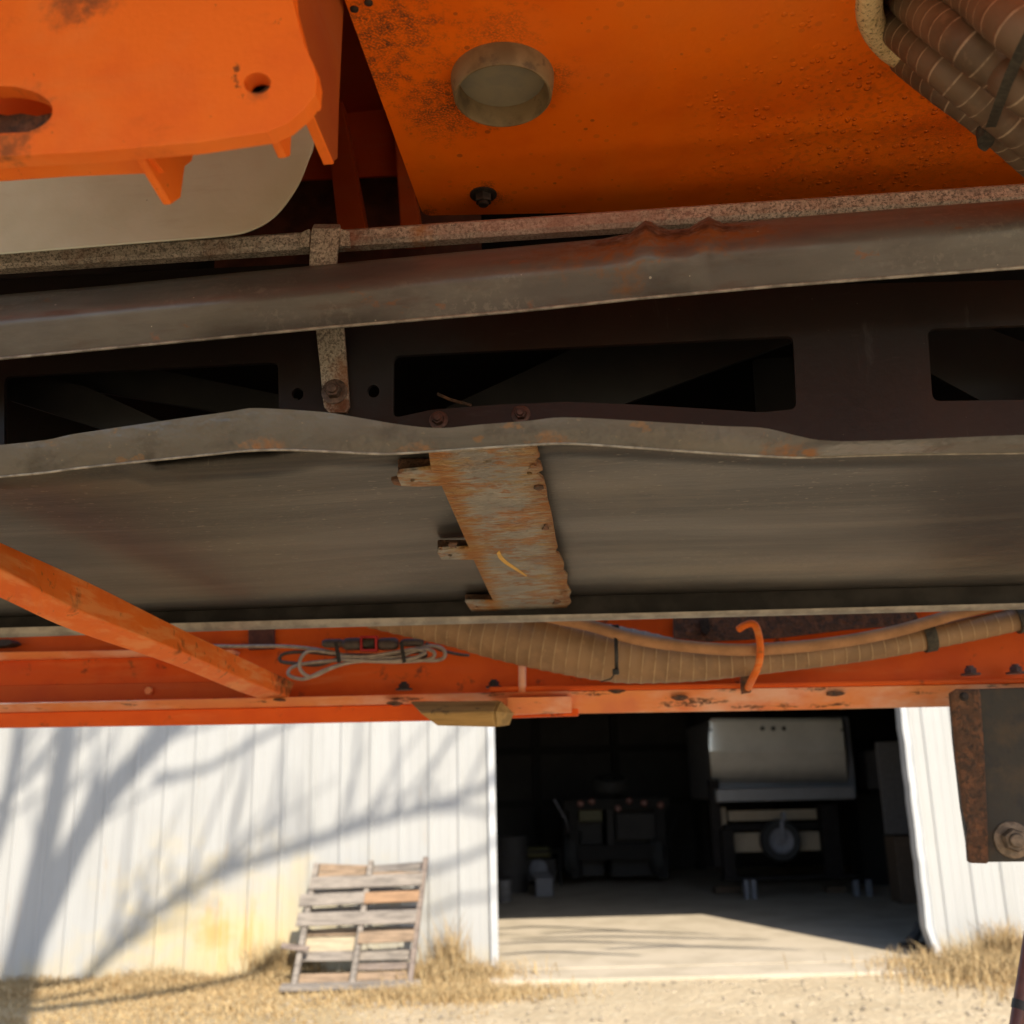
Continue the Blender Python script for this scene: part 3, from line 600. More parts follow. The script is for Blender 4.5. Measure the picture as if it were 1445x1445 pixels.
u2 = uv_(PV(386, 186, BV + .05))[0]; gusset([(386, 182), (404, 223), (411, 220), (413, 172), (400, 140), (380, 140)], u2)
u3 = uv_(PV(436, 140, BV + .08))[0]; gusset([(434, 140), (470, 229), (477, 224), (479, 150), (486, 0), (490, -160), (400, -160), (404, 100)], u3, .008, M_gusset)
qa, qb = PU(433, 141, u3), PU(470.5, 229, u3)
v, f = loft([qa + EU * .0006, qa - EU * .0086, qa - EU * .0086 - EZ * .0022, qa + EU * .0006 - EZ * .0022], [qb + EU * .0006, qb - EU * .0086, qb - EU * .0086 - EZ * .0022, qb + EU * .0006 - EZ * .0022]); obj('gusset_edge', v, f, M_bracket, brk, bevel=.001)  # bright strip stands in for the lit lower edge of the shaded gusset
u4 = uv_(PV(442, 128, BV + .03))[0]; gusset([(440, 128), (453, 158), (455, 152), (450, 120), (440, 100)], u4, .004)

# ------------------------------------------------------------------ tank
TV = .93
tank = thing('fuel_tank', 'cream plastic tank with rounded lower corner behind the orange bracket', 'tank', PV(150, 300, TV))
ol = [(-160, -400), (470, -400), (449, 60), (446, 190), (436, 228), (422, 262), (402, 295), (382, 314), (358, 326), (325, 333), (200, 344), (0, 360), (-160, 372)]
tdir = ray(420, 300); tdir = tdir * (.3 / tdir.dot(EV)) - EU * .05 + EZ * .03
ol = [(-160, -400), (470, -400), (449, 60)] + [(float(q[0]), float(q[1])) for q in catmull([(449, 60), (446, 190), (436, 228), (422, 262), (402, 292), (382, 312), (356, 326), (320, 334), (200, 344)], 4)][1:] + [(0, 360), (-160, 372)]
v, f = prism([ol], lambda x, y: PV(x, y, TV), tdir); obj('tank_shell', v, f, M_tank, tank, bevel=.003, seg=2)

# ------------------------------------------------------------------ conveyor
SV = 1.08; BZ = .345
conv = thing('conveyor', 'dark steel belt conveyor with bent guard rail, slotted side plate and battered lower lip', 'conveyor', PZ(720, 740, BZ))
w1 = rnd_poly([(6, 531), (392, 511), (394, 600), (6, 640)], 9)
w2 = rnd_poly([(555, 502), (1119, 474), (1124, 577), (1075, 582), (1000, 577), (900, 571), (800, 567), (700, 571), (610, 578), (555, 590)], 10)
w3 = rnd_poly([(1309, 464), (1540, 455), (1540, 563), (1316, 566)], 11)
top = [(-500, 412), (-60, 396), (430, 372), (700, 374), (1050, 404), (1445, 395), (1900, 385)]
bot = [(1900, 625), (1445, 632), (1160, 634), (760, 622), (400, 628), (0, 664), (-500, 690)]
v, f = prism([top + bot, w1, w2, w3, circ(420, 556, 8, 8.5, 16), circ(527, 552, 8.5, 9, 16)], lambda x, y: PV(x, y, SV), EV * .006)
obj('side_plate', v, f, M_side, conv, bevel=.0012)
# guard rail
gt = [(-500, 458), (-60, 422), (0, 418), (150, 405), (300, 390), (450, 376), (600, 362), (750, 348), (850, 339), (890, 331), (903, 319), (911, 313), (919, 315), (928, 322), (945, 326), (972, 324), (990, 313), (1000, 307), (1008, 312), (1020, 317), (1050, 315), (1100, 310), (1250, 298), (1445, 283), (1900, 245)]
gb = [(-500, 545), (-60, 510), (0, 505), (220, 484), (450, 462), (740, 437), (900, 420), (1100, 402), (1445, 376), (1900, 338)]
xs = sorted(set(list(range(-500, 1901, 25)) + [p[0] for p in gt]))
rows = []
K = 14
for x in xs:
    yt, yb = interp(gt, x), interp(gb, x); dent = .006 * math.sin(x * .011) + .004 * math.sin(x * .031 + 1)
    r = [PV(x, yt, 1.02) ]
    for k in range(K + 1):
        s = k / K; vv = 1.0 - .042 * math.sin(math.pi * .5 * min(1, s / .42)) ** .8 + (.020 * ((s - .42) / .58) ** 1.2 if s > .42 else 0) + dent * s * (1 - s) * 2
        r.append(PV(x, yt + (yb - yt) * s, vv))
    e = r[-1]; r += [e + EV * .02 + EZ * .013]
    r[0] = r[1] + EV * .004
    rows.append(r)
v, f = grid(rows); obj('guard_rail', v, f, M_guard, conv, smooth=True, auto=50, solid=.003)
v, f, a = tube([r[-2] - EV * .0005 - EZ * .0012 for r in rows], .0019, 8); obj('guard_edge_bead', v, f, M_bead, conv, smooth=True)
# galvanised bar and its strap
rl, rr = PV(-500, 405, 1.03), PV(1900, 246, 1.03); n_ = []
for p in (rl, rr): n_.append([p + EV * a * .0105 + EZ * b * .0108 for a, b in ((-1, -.6), (-.6, -1), (.6, -1), (1, -.6), (1, .6), (.6, 1), (-.6, 1), (-1, .6))])
v, f = loft(n_[0], n_[1], [[a_ * (1 - t) + b_ * t for a_, b_ in zip(n_[0], n_[1])] for t in [i / 40 for i in range(1, 40)]]); obj('galvanised_bar', v, f, M_galv, conv, smooth=True, auto=35)
def strap_row(xl, xr, y, v): return [PV(xl, y, v), PV(xr, y, v), PV(xr, y, v) + EV * .005, PV(xl, y, v) + EV * .005]
sr = [strap_row(443, 479, 316, 1.030), strap_row(440, 480, 322, 1.014), strap_row(437, 476, 352, 1.013), strap_row(436, 474, 376, 1.018), strap_row(444, 484, 450, 1.050), strap_row(451, 489, 515, 1.073), strap_row(455, 492, 560, 1.0745), strap_row(457, 493, 574, 1.0745), strap_row(464, 488, 582, 1.0745)]
v, f = loft(sr[0], sr[-1], sr[1:-1]); obj('strap', v, f, M_strap, conv, bevel=.0008, smooth=True, auto=40)
for sx, xx in ((-1, 437), (1, 479)):
    q = PV(xx, 337, 1.016); v, f = prism([[(0, -1), (sx * .006, -.9), (sx * .012, -1), (sx * .011, .9), (sx * .003, 1.25), (0, 1.25)]], lambda a, b: q + EU * a + EZ * b * .010, EV * .006); obj('weld_bead', v, f, M_strap, conv, bevel=.002, seg=2)
bolt(PV(472, 553, 1.0745), -EV, .0098, M_bolt, conv)
bolt(PV(619, 593, SV), -EV, .0070, M_bolt_brown, conv); bolt(PV(735, 585, SV), -EV, .0070, M_bolt_brown, conv)
# lower lip
lt = [(-500, 668), (0, 629), (108, 613), (216, 597), (324, 582), (360, 577), (450, 582), (492, 588), (564, 600), (621, 605), (679, 600), (744, 595), (798, 590), (900, 595), (1013, 602), (1077, 605), (1126, 616), (1164, 622), (1240, 622), (1445, 614), (1900, 600)]
lb = [(-500, 712), (0, 672), (108, 660), (212, 649), (300, 640), (352, 635), (414, 634), (520, 639), (564, 639), (636, 634), (744, 627), (805, 625), (900, 631), (1013, 639), (1107, 644), (1145, 644), (1277, 640), (1445, 638), (1900, 632)]
ltc = catmull(lt, 6); lbc = catmull(lb, 6); xs = list(range(-500, 1901, 12)); rows = []
for x in xs:
    yt, yb = interp(ltc, x), interp(lbc, x)
    bulge = .010 * math.exp(-((x - 400) / 130) ** 2) - .012 * math.exp(-((x - 600) / 90) ** 2) + .012 * math.exp(-((x - 880) / 180) ** 2)
    dn = 1 / (1 + math.exp(-(x - 1150) / 25)); r = []
    for k in range(9):
        s = k / 8; vv = 1.072 - bulge - (.022 + .03 * dn) * (1 - s) ** (1) * 1.0 + .0 - .008 * math.sin(math.pi * s)
        vv = .905 - bulge + (.020 + .03 * dn) * (s - .4) - .003 * math.sin(math.pi * s)
        r.append(PV(x, yt + (yb - yt) * s, vv))
    r = [r[0] + EV * .12 + EZ * .030] + r + [r[-1] + EV * .012 + EZ * .007]
    rows.append(r)
v, f = grid(rows); obj('lower_lip', v, f, M_lip, conv, smooth=True, auto=35, solid=.002)
v, f, a = tube([r[9] - EV * .0003 - EZ * .0006 for r in rows], .0014, 6); obj('lip_edge_bead', v, f, M_bead, conv, smooth=True)
# belt underside
vb0, vb1 = 1.055, 1.98
fe = [(-500, 885), (0, 868), (259, 859), (450, 852), (652, 845), (802, 838), (1445, 822), (1900, 812)]
rows = []
for x in range(-500, 1901, 40):
    pf = PZ(x, interp(fe, x), BZ); uf, vf, _ = uv_(pf); r = []
    uu = uv_(PZ(x, 640, BZ))[0]
    nr = PZ(x, interp(lb, x) + (9 if 215 < x < 420 else (2 if 190 < x < 450 else -9)), BZ); un, vb0, _ = uv_(nr)
    for k in range(15):
        s = k / 14; p = CAM + EU * (un * (1 - s) + uf * s) + EV * (vb0 * (1 - s) + vf * s) + EZ * (BZ - .006 * math.sin(math.pi * s) * math.sin(x * .006))
        r.append(p)
    rows.append(r)
v, f = grid(rows); obj('belt', v, f, M_belt, conv, smooth=True, solid=.01)
# far flange and lip
far_t = [(-500, 899), (0, 886), (450, 874), (900, 865), (1445, 851), (1900, 841)]; far_b = [(-500, 914), (0, 900), (450, 886), (900, 874), (1445, 860), (1900, 850)]
A5, B5 = [], []
rows = []
for x in range(-500, 1901, 60):
    vf = uv_(PZ(x, interp(fe, x), BZ))[1] + .006
    rows.append([PV(x, interp(fe, x) - 4, vf), PV(x, interp(far_t, x) + 1, vf - .01)])
v, f = grid(rows); obj('far_flange', v, f, M_flange_dark, conv, solid=.004)
rings = []
for x in range(-500, 1901, 60):
    vf = uv_(PZ(x, interp(fe, x), BZ))[1]; yt, yb = interp(far_t, x), interp(far_b, x)
    rings.append([PV(x, yt, vf - .026), PV(x, yt * .5 + yb * .5, vf - .022), PV(x, yb, vf - .010), PV(x, yb, vf + .02), PV(x, yt, vf + .02)])
v, f = loft(rings[0], rings[-1], rings[1:-1]); obj('far_lip', v, f, M_far_lip, conv, smooth=True, auto=50)
# closed inside: far side, top deck, diagonal braces
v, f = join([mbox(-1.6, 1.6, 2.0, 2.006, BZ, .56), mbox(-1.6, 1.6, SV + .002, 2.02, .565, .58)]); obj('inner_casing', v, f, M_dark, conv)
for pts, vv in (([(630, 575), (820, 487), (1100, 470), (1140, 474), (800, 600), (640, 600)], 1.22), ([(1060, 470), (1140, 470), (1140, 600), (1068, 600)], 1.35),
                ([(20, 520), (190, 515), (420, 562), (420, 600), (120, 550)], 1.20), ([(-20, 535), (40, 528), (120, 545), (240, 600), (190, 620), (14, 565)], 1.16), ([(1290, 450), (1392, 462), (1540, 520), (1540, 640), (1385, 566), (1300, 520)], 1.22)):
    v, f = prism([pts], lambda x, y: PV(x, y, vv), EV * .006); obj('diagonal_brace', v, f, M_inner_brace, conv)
v, f, a = tube([PV(617, 556, 1.14), PV(635, 564, 1.14), PV(665, 572, 1.14)], .002, 6); obj('wire_stub', v, f, M_rust, conv)

# ------------------------------------------------------------------ rusty cross plate under the belt
CZ = .319
rp = thing('cross_plate', 'rust streaked steel plate with three bolt tabs fixed across the belt underside', 'plate', PZ(700, 750, CZ))
core = [(604, 633), (608, 662), (563, 667), (560, 672), (566, 686), (590, 687), (623, 686), (662, 774), (619, 776), (617, 780), (623, 790), (668, 790), (696, 849), (656, 849), (665, 863), (699, 862), (705, 873), (722, 866), (760, 864), (793, 865)]
right = [(806, 850), (803, 842), (806, 836), (800, 825), (801, 812), (795, 806), (796, 796), (789, 782), (783, 779), (787, 773), (784, 760), (780, 735), (777, 720), (773, 706), (771, 690), (767, 676), (757, 668), (766, 664), (763, 655), (755, 650), (762, 645), (757, 631)]
v, f = prism([core + right, circ(582, 678, 3.2, 2.4, 10), circ(635, 784, 2.8, 2, 10), circ(672, 857, 2.6, 1.6, 10), circ(747, 668, 4, 2.2, 10)], lambda x, y: PZ(x, y, CZ), EZ * .004)
obj('plate', v, f, M_rplate, rp, bevel=.0012)
for (x0, x1, y) in ((561, 610, 664), (617, 660, 775), (656, 692, 849)):
    a, b = PZ(x0, y, CZ + .0055), PZ(x1, y, CZ + .0055); hh = BZ - CZ - .012
    v, f = loft([a, b, b + EZ * hh, a + EZ * hh], [p + EV * .03 for p in (a, b, b + EZ * hh, a + EZ * hh)]); obj('tab_block', v, f, M_rust, rp, bevel=.002)
v, f = prism([[(552, 678), (562, 676), (566, 686), (556, 684)]], lambda x, y: PZ(x, y, CZ + .003), EZ * .004); obj('rust_flake', v, f, M_rust, rp)
for k, (px, py) in enumerate(((752, 660), (760, 690), (690, 655), (770, 745), (798, 838), (785, 850), (700, 866), (640, 770))):
    q = [(px + random.uniform(2, 9) * math.cos(a), py + random.uniform(2, 5) * math.sin(a)) for a in [i * math.pi / 4 for i in range(8)]]
    v, f = prism([q], lambda x, y: PZ(x, y, CZ - .0022), EZ * .002); obj('rust_flake', v, f, M_rust if k % 2 else M_rplate, rp)
mk = [(703, 779, 4), (706, 786, 4), (714, 794, 3.2), (728, 803, 2.6), (743, 813, 1.6)]
mk = catmull(mk, 4); lo = [(p[0] - p[2] * .5, p[1] + p[2] * .5) for p in mk]; hi = [(p[0] + p[2] * .5, p[1] - p[2] * .5) for p in mk]
v, f = prism([lo + hi[::-1]], lambda x, y: PZ(x, y, CZ - .0006), EZ * .0005); obj('paint_mark', v, f, M_yellow, rp)

# ------------------------------------------------------------------ orange chassis beam and brace
CV = 2.35
ch = thing('chassis_beam', 'long orange chassis beam under the conveyor, worn flanges and a diagonal brace', 'beam', PV(700, 1000, CV))
def strip(top, bot, vt, vb, back, mat, name, x0, x1, bevel=.0, step=50):
    xs = [x0] + [x for x in range(int(x0 // step + 1) * step, int(x1), step)] + [x1]; rings = []
    for x in xs:
        a, b = PV(x, interp(top, x), vt), PV(x, interp(bot, x), vb); rings.append([a, b, b + EV * (back - vb), a + EV * (back - vt)])
    v, f = loft(rings[0], rings[-1], rings[1:-1]); return obj(name, v, f, mat, ch, bevel=bevel)
tt = [(-600, 830), (1445, 800), (2000, 790)]
strip(tt, [(-600, 1005), (0, 992), (400, 984), (800, 975), (1445, 958), (2000, 945)], CV, CV, CV + .012, M_chassis, 'web', -600, 2000)
L1 = [(-600, 1006), (0, 993), (400, 984), (800, 975)]; L2 = [(-600, 1018), (0, 1005), (400, 997), (700, 990), (820, 987)]; L3 = [(-600, 1040), (0, 1027), (400, 1021), (600, 1017), (816, 1010)]
strip(L1, L2, 2.27, 2.315, CV - .001, M_flange, 'flange_edge', -600, 803, .004)
strip([(x, y + .8) for x, y in L2], L3, 2.322, 2.33, CV - .002, M_chassis, 'flange_face', -600, 816, .003)
R1 = [(690, 969), (803, 967), (1055, 964), (1445, 957), (2000, 945)]; R2 = [(690, 977), (803, 975), (1055, 971), (1445, 964), (2000, 952)]; R3 = [(690, 1009), (803, 1007), (1055, 1003), (1340, 997), (2000, 983)]
strip(R1, R2, 2.285, 2.285, CV - .003, M_chassis, 'flange_edge', 690, 2000, .003)
strip([(x, y + .5) for x, y in R2], R3, 2.286, 2.338, CV - .004, M_flange, 'flange_face', 690, 2000, .003)
strip([(690, 985), (830, 982)], [(690, 1010), (830, 1004)], 2.262, 2.29, 2.312, M_flange, 'patch_plate', 715, 806, .002)
strip([(-600, 934), (0, 920), (200, 917)], [(-600, 945), (0, 931), (200, 926)], 2.30, 2.325, CV - .001, M_flange, 'rib_strip', -600, 330, .004)
strip([(-600, 980), (0, 968), (330, 962)], [(-600, 1004), (0, 991), (330, 984)], 2.343, 2.347, CV - .001, M_inner, 'lower_band', -600, 345)
strip([(350, 880), (390, 880)], [(350, 917), (390, 915)], 2.335, 2.335, CV - .001, M_dark_brown, 'stiffener', 350, 386, .002)
# brace
def brace_ring(x, xt, yt, xr, yr, xb, yb, v): return [PV(xt, yt, v + .02), PV(xr, yr, v - .015), PV(xb, yb, v + .022), PV(xb + 8, (yt + yb) / 2 + 2, v + .05)]
br = [brace_ring(0, -200, 673, -200, 714, -200, 755, .926), brace_ring(0, 0, 764, 0, 803, 0, 845, 1.15), brace_ring(0, 126, 821, 112, 863, 100, 890, 1.355), brace_ring(0, 259, 888, 252, 919, 240, 938, 1.67), brace_ring(0, 360, 936, 350, 962, 335, 976, 2.03), brace_ring(0, 416, 963, 408, 984, 375, 989, 2.29)]
bc = [[V(q) for q in zip(*[iter(r)] * 3)] for r in catmull([tuple(c for p in ring for c in p) for ring in br], 6)]
v, f = loft(bc[0], bc[-1], bc[1:-1]); obj('diagonal_brace', v, f, M_brace, ch, bevel=.003)
# bolts, pins
bolt(PV(211, 975, 2.343), -EV, .010, M_flange, ch, washer=False, stud=False)
for px, py, r in ((570, 973, .012), (697, 970, .012)): bolt(PV(px, py, 2.31), EZ * 1, r, M_bolt_dark, ch)
for px, py in ((1370, 952), (1434, 950)): bolt(PV(px, py, 2.30), EZ, .013, M_bolt_brown, ch)
v, f, a = tube([PV(737, 935, 2.29), PV(737, 977, 2.29)], .009, 12); obj('pin', v, f, M_flange, ch, smooth=True, auto=40)
for px, py, r in ((392, 987, .012), (555, 992, .018), (700, 991, .016), (870, 975, .02), (960, 984, .02), (1180, 978, .022)):
    q = [(px + r * 640 * random.uniform(.7, 1.1) * math.cos(a), py + r * 180 * random.uniform(.6, 1) * math.sin(a)) for a in [i * math.pi / 5 for i in range(10)]]
    v, f = prism([q], lambda x, y: PV(x, y, 2.262 if px < 810 else 2.284), EV * .03)
    obj('rust_chip', v, f, M_rust, ch)
v, f = prism([[(950, 868), (1290, 862), (1300, 880), (1200, 888), (1100, 900), (1000, 905), (950, 900)]], lambda x, y: PV(x, y, 2.33), EV * .01); obj('rust_strip', v, f, M_rust, ch)
v, f = prism([[(988, 874), (1000, 872), (1002, 890), (996, 896), (990, 890)]], lambda x, y: PV(x, y, 2.3), EV * .03); obj('clip', v, f, M_bolt_dark, ch)
v, f = prism([[(-30, 903), (12, 902), (18, 907), (8, 911), (-30, 913)]], lambda x, y: PV(x, y, 2.30), EV * .04); obj('clip', v, f, M_bolt_dark, ch)
hk = catmull([(1042, 888, 2.12), (1050, 883, 2.11), (1062, 880, 2.1), (1069, 890, 2.1), (1073, 915, 2.1), (1070, 940, 2.11), (1062, 957, 2.15), (1055, 972, 2.25)], 5)
v, f, a = tube([PV(*p) for p in hk], .0075, 12); obj('hose_hook', v, f, M_brace, ch, smooth=True, auto=60)
v, f = prism([[(1046, 955), (1060, 952), (1060, 976), (1048, 978)]], lambda x, y: PV(x, y, 2.24), EV * .03); obj('hook_lug', v, f, M_rust, ch)

# wooden block wedged against the beam
wb = thing('wooden_block', 'short yellowish timber block wedged against the orange beam edge', 'block', PV(650, 1010, 2.2))
Aw = [PV(577, 990, 2.225), PV(593, 1006, 2.18), PV(616, 1024, 2.20), PV(640, 1022, 2.26), PV(600, 989, 2.262)]; Bw = [PV(704, 988, 2.225), PV(697, 1004, 2.18), PV(699, 1026, 2.20), PV(717, 1024, 2.26), PV(724, 1006, 2.262)]
v, f = loft(Aw, Bw); obj('timber', v, f, M_wood, wb, bevel=.004)
q = [p + EU * .0015 for p in Bw]; ctr = sum(q, V()) / 5; q = [ctr + (p - ctr) * .93 for p in q]
v, f = loft(q, [p + EU * .002 for p in q]); obj('end_grain', v, f, M_wood_end, wb)

# ------------------------------------------------------------------ hoses on the beam
hp = [(470, 888, 72), (530, 888, 75), (640, 913, 76), (700, 930, 78), (780, 948, 80), (855, 961, 80), (906, 964, 73), (980, 961, 54), (1055, 953, 44), (1215, 933, 36), (1320, 914, 33), (1442, 888, 31), (1560, 858, 30)]
hp[0] = (440, 862, 72)
pts = catmull([(*PV(x, y - d / 2, 2.2), d / 2 * 2.2 / 1445) for x, y, d in hp], 44)
hz = thing('duct_hose', 'ribbed tan duct hose sagging in front of the orange beam', 'hose', PV(870, 925, 2.2))
v, f, a = tube([p[:3] for p in pts], [p[3] for p in pts], 20, rib=.012, pitch=.026); obj('hose_tube', v, f, M_hose2, hz, smooth=True, attr=a)
pp = catmull([(*PV(x, y, vv), .0) for x, y, vv in ((730, 862, 2.15), (829, 882, 2.13), (890, 900, 2.12), (958, 911, 2.12), (1040, 917, 2.12), (1112, 914, 2.13), (1190, 905, 2.14), (1267, 890, 2.16), (1344, 868, 2.18), (1420, 850, 2.2))], 6)
v, f, a = tube([p[:3] for p in pp], .0125, 12); o = obj('pale_hose', v, f, M_pale_hose, None, smooth=True); tagp(o, 'thin smooth pale pink hose lying along the tan duct hose', 'hose')
zt = thing('hose_zip_tie', 'black zip tie hanging upright across the widest part of the duct hose', 'zip tie', PV(868, 918, 2.12))
tp = [PV(868, 884, 2.135), PV(869, 900, 2.118), PV(870, 925, 2.112), PV(870, 945, 2.122)]
v, f, a = tube(tp, .004, 8); obj('strap', v, f, M_black, zt, smooth=True); v, f = box(PV(868, 886, 2.13), EU * .008, EV * .006, EZ * .006); obj('lock_head', v, f, M_black, zt, bevel=.002)
v, f = box(PV(869, 948, 2.12), EU * .007, EV * .006, EZ * .006); obj('end_knot', v, f, M_black, zt, bevel=.002)
v, f, a = tube([PV(868, 950, 2.12), PV(862, 958, 2.118), PV(848, 962, 2.118)], .0015, 6); obj('loose_tail', v, f, M_black, zt)
def band(px, py, dpx, tilt, label, wd=.011):
    c = PV(px, py, 2.2); r = dpx / 2 * 2.2 / 1445 * 1.08; ax = (EU + EZ * tilt).normalized()
    v, f = lathe(c, ax, [(r, -wd), (r + .003, -wd), (r + .003, wd), (r, wd)], 24); o = obj('hose_band', v, f, M_tie, None, smooth=True, auto=40); tagp(o, label, 'clamp')
band(1309, 898, 36, .15, 'dark grey band round the duct hose, right of the orange hook'); band(1440, 872, 34, .2, 'dark strap round the far right end of the duct hose')

# ------------------------------------------------------------------ cable coil
cc = thing('cable_coil', 'coil of grey cable tied to the orange beam with dark inline connectors', 'cable', PV(520, 925, 2.3))
def cab(p, r=.0042, mat=None, name='cable', v0=2.3):
    P = catmull([(*PV(x, y, v0 + dv), 0) for x, y, dv in p], 6); v, f, a = tube([q[:3] for q in P], r, 8); obj(name, v, f, mat or M_cable, cc, smooth=True)
cab([(250, 910, .02), (320, 912, .01), (400, 912, 0), (450, 917, -.01), (500, 926, -.02), (560, 922, -.02), (600, 912, -.02), (622, 914, -.02), (628, 925, -.02), (615, 932, -.02), (570, 931, -.02), (500, 934, -.03), (460, 945, -.03), (430, 958, -.03), (408, 953, -.03), (412, 942, -.02), (440, 935, -.02), (500, 930, -.025)])
cab([(470, 922, -.015), (440, 918, -.02), (425, 928, -.03), (424, 945, -.03), (440, 955, -.03), (470, 942, -.03), (510, 930, -.03), (560, 927, -.03), (595, 916, -.03), (612, 920, -.03), (606, 930, -.03), (560, 934, -.03), (500, 932, -.03)])
cab([(480, 928, -.01), (450, 938, -.01), (415, 936, -.01), (396, 933, 0), (400, 923, 0), (430, 920, 0), (480, 924, 0), (550, 924, -.01), (590, 920, -.01), (600, 926, -.01), (560, 930, -.01)], mat=M_cable_dark)
cab([(480, 930, -.03), (540, 933, -.035), (580, 929, -.035), (600, 921, -.035), (586, 916, -.03), (560, 920, -.03), (520, 926, -.03), (480, 926, -.03)])
cab([(600, 908, -.02), (625, 918, -.01), (645, 923, 0), (662, 925, 0)], .0035, M_cable_dark)
def capsule(x0, x1, y, r, mat, name):
    a, b = PV(x0, y, 2.28), PV(x1, y - .5, 2.28); n = 8; path = [a.lerp(b, i / n) for i in range(n + 1)]; rr = [r * .65, r * .95] + [r] * (n - 3) + [r * .95, r * .65]
    v, f, _ = tube(path, rr, 14); obj(name, v, f, mat, cc, smooth=True, auto=50)
capsule(455, 485, 908, .010, M_cable_dark, 'connector'); capsule(484, 512, 909, .014, M_cable_dark, 'connector'); capsule(510, 532, 908, .015, M_tie, 'connector'); capsule(532, 562, 909, .014, M_cable_dark, 'connector'); capsule(566, 598, 907, .009, M_cable_dark, 'connector')
v, f = prism([[(508, 897), (532, 897), (532, 919), (508, 919)], [(511, 900), (529, 900), (529, 916), (511, 916)]], lambda x, y: PV(x, y, 2.262), EV * .012); obj('red_clip', v, f, M_red, cc)
for px in (475, 567):
    v, f = prism([[(px - 4, 906), (px + 1, 905), (px + 6, 934), (px + 1, 936)]], lambda x, y: PV(x, y, 2.245), EV * .004); obj('cable_tie', v, f, M_black, cc, bevel=.001)

# ------------------------------------------------------------------ loom hoses through the panel hole
lh = thing('hose_bundle', 'bundle of brown banded hoses passing out through the hole in the orange panel', 'hose bundle', PZ(1300, 60, .66))
def loom(p, r):
    P = catmull([(*PZ(x, y, z), r) for x, y, z in p], 50); v, f, a = tube([q[:3] for q in P], [q[3] for q in P], 18, rib=.007, pitch=.0155); obj('hose', v, f, M_hose, lh, smooth=True, attr=a)
loom([(1190, -10, .90), (1232, 34, .80), (1272, 76, .705), (1330, 122, .635), (1386, 163, .60), (1445, 214, .575), (1560, 320, .54)], .0165)
loom([(1180, -60, .90), (1222, -10, .80), (1262, 34, .70), (1330, 94, .615), (1399, 150, .58), (1445, 187, .56), (1560, 285, .53)], .0175)
loom([(1200, -90, .88), (1255, -32, .76), (1300, 11, .67), (1360, 58, .60), (1417, 103, .57), (1445, 125, .55), (1560, 215, .52)], .0185)
loom([(1260, -110, .84), (1320, -55, .70), (1386, 0, .62), (1445, 48, .56), (1560, 140, .52)], .0190)
tie = thing('bundle_zip_tie', 'dusty black cable tie around the brown hoses, its lock head against the orange panel', 'zip tie', PZ(1392, 200, .6))
tp = catmull([(*PZ(1470, 20, .485), 0), (*PZ(1450, 55, .495), 0), (*PZ(1435, 85, .505), 0), (*PZ(1420, 120, .52), 0), (*PZ(1408, 152, .535), 0), (*PZ(1398, 180, .56), 0), (*PZ(1393, 200, .565), 0)], 6)
tp = [V(p[:3]) for p in tp]; rings = []
for i, p in enumerate(tp):
    t = (tp[min(i + 1, len(tp) - 1)] - tp[max(i - 1, 0)]).normalized(); dv = (p - CAM).normalized(); sd_ = t.cross(dv).normalized()
    rings.append([p - sd_ * .0042, p + sd_ * .0042, p + sd_ * .0042 + dv * .002, p - sd_ * .0042 + dv * .002])
v, f = loft(rings[0], rings[-1], rings[1:-1]); obj('strap', v, f, M_tie, tie)
v, f = prism([rnd_poly([(1380, 196), (1394, 186), (1406, 190), (1402, 204), (1390, 215), (1379, 208)], 4)], lambda x, y: PZ(x, y, .565), EZ * .012); obj('lock_head', v, f, M_tie, tie, bevel=.002)

# ------------------------------------------------------------------ steel drop plate, right
dp = thing('drop_plate', 'dark steel hanger plate with rusty edge and one large bolt below the beam', 'plate', PV(1440, 1000, 2.2))
v, f = prism([[(1342, 977), (1350, 973), (1700, 962), (1700, 1208), (1445, 1216), (1368, 1217), (1366, 1190), (1358, 1140), (1347, 1045)]], lambda x, y: PV(x, y, 2.2), EV * .02); obj('plate', v, f, M_drop, dp, bevel=.003)
ed = [(1341, 978), (1350, 972), (1384, 972), (1390, 1060), (1394, 1150), (1396, 1219), (1367, 1218), (1364, 1190), (1366, 1170), (1358, 1140), (1355, 1110), (1349, 1070), (1345, 1020)]
v, f = prism([ed], lambda x, y: PV(x, y, 2.188), EV * .011); obj('rusty_edge', v, f, M_rust, dp, bevel=.005)
bolt(PV(1428, 1185, 2.2), -EV, .0225, M_bolt_big, dp)
bolt(PV(1360, 983, 2.188), -EV, .006, M_bolt_dark, dp, stud=False)
# red brown hose, lower right corner
rh = thing('ground_hose', 'red brown hose with black tape bands running down at the lower right corner', 'hose', PV(1435, 1380, 1.9))
pA, pB = PV(1482, 1150, 1.95), PV(1436, 1440, 1.9); d = (pB - pA); end = pA + d * ((pA.z - .03) / -d.z)
P = [pA.lerp(end, i / 40) for i in range(41)]; v, f, a = tube(P, .0115, 14); obj('hose_tube', v, f, M_redhose, rh, smooth=True)
for t in (.10, .19, .28, .37, .46, .6, .75):
    c = pA.lerp(end, t); v, f = lathe(c, (end - pA), [(.0118, -.007), (.0128, -.007), (.0128, .007), (.0118, .007)], 16); obj('tape_band', v, f, M_black, rh, smooth=True, auto=40)
o2 = obj('black_hose', *tube([p + EU * .034 + EV * .01 for p in P], .016, 14)[:2], M_black, None, smooth=True); tagp(o2, 'black hose running down beside the red brown hose at the corner', 'hose')

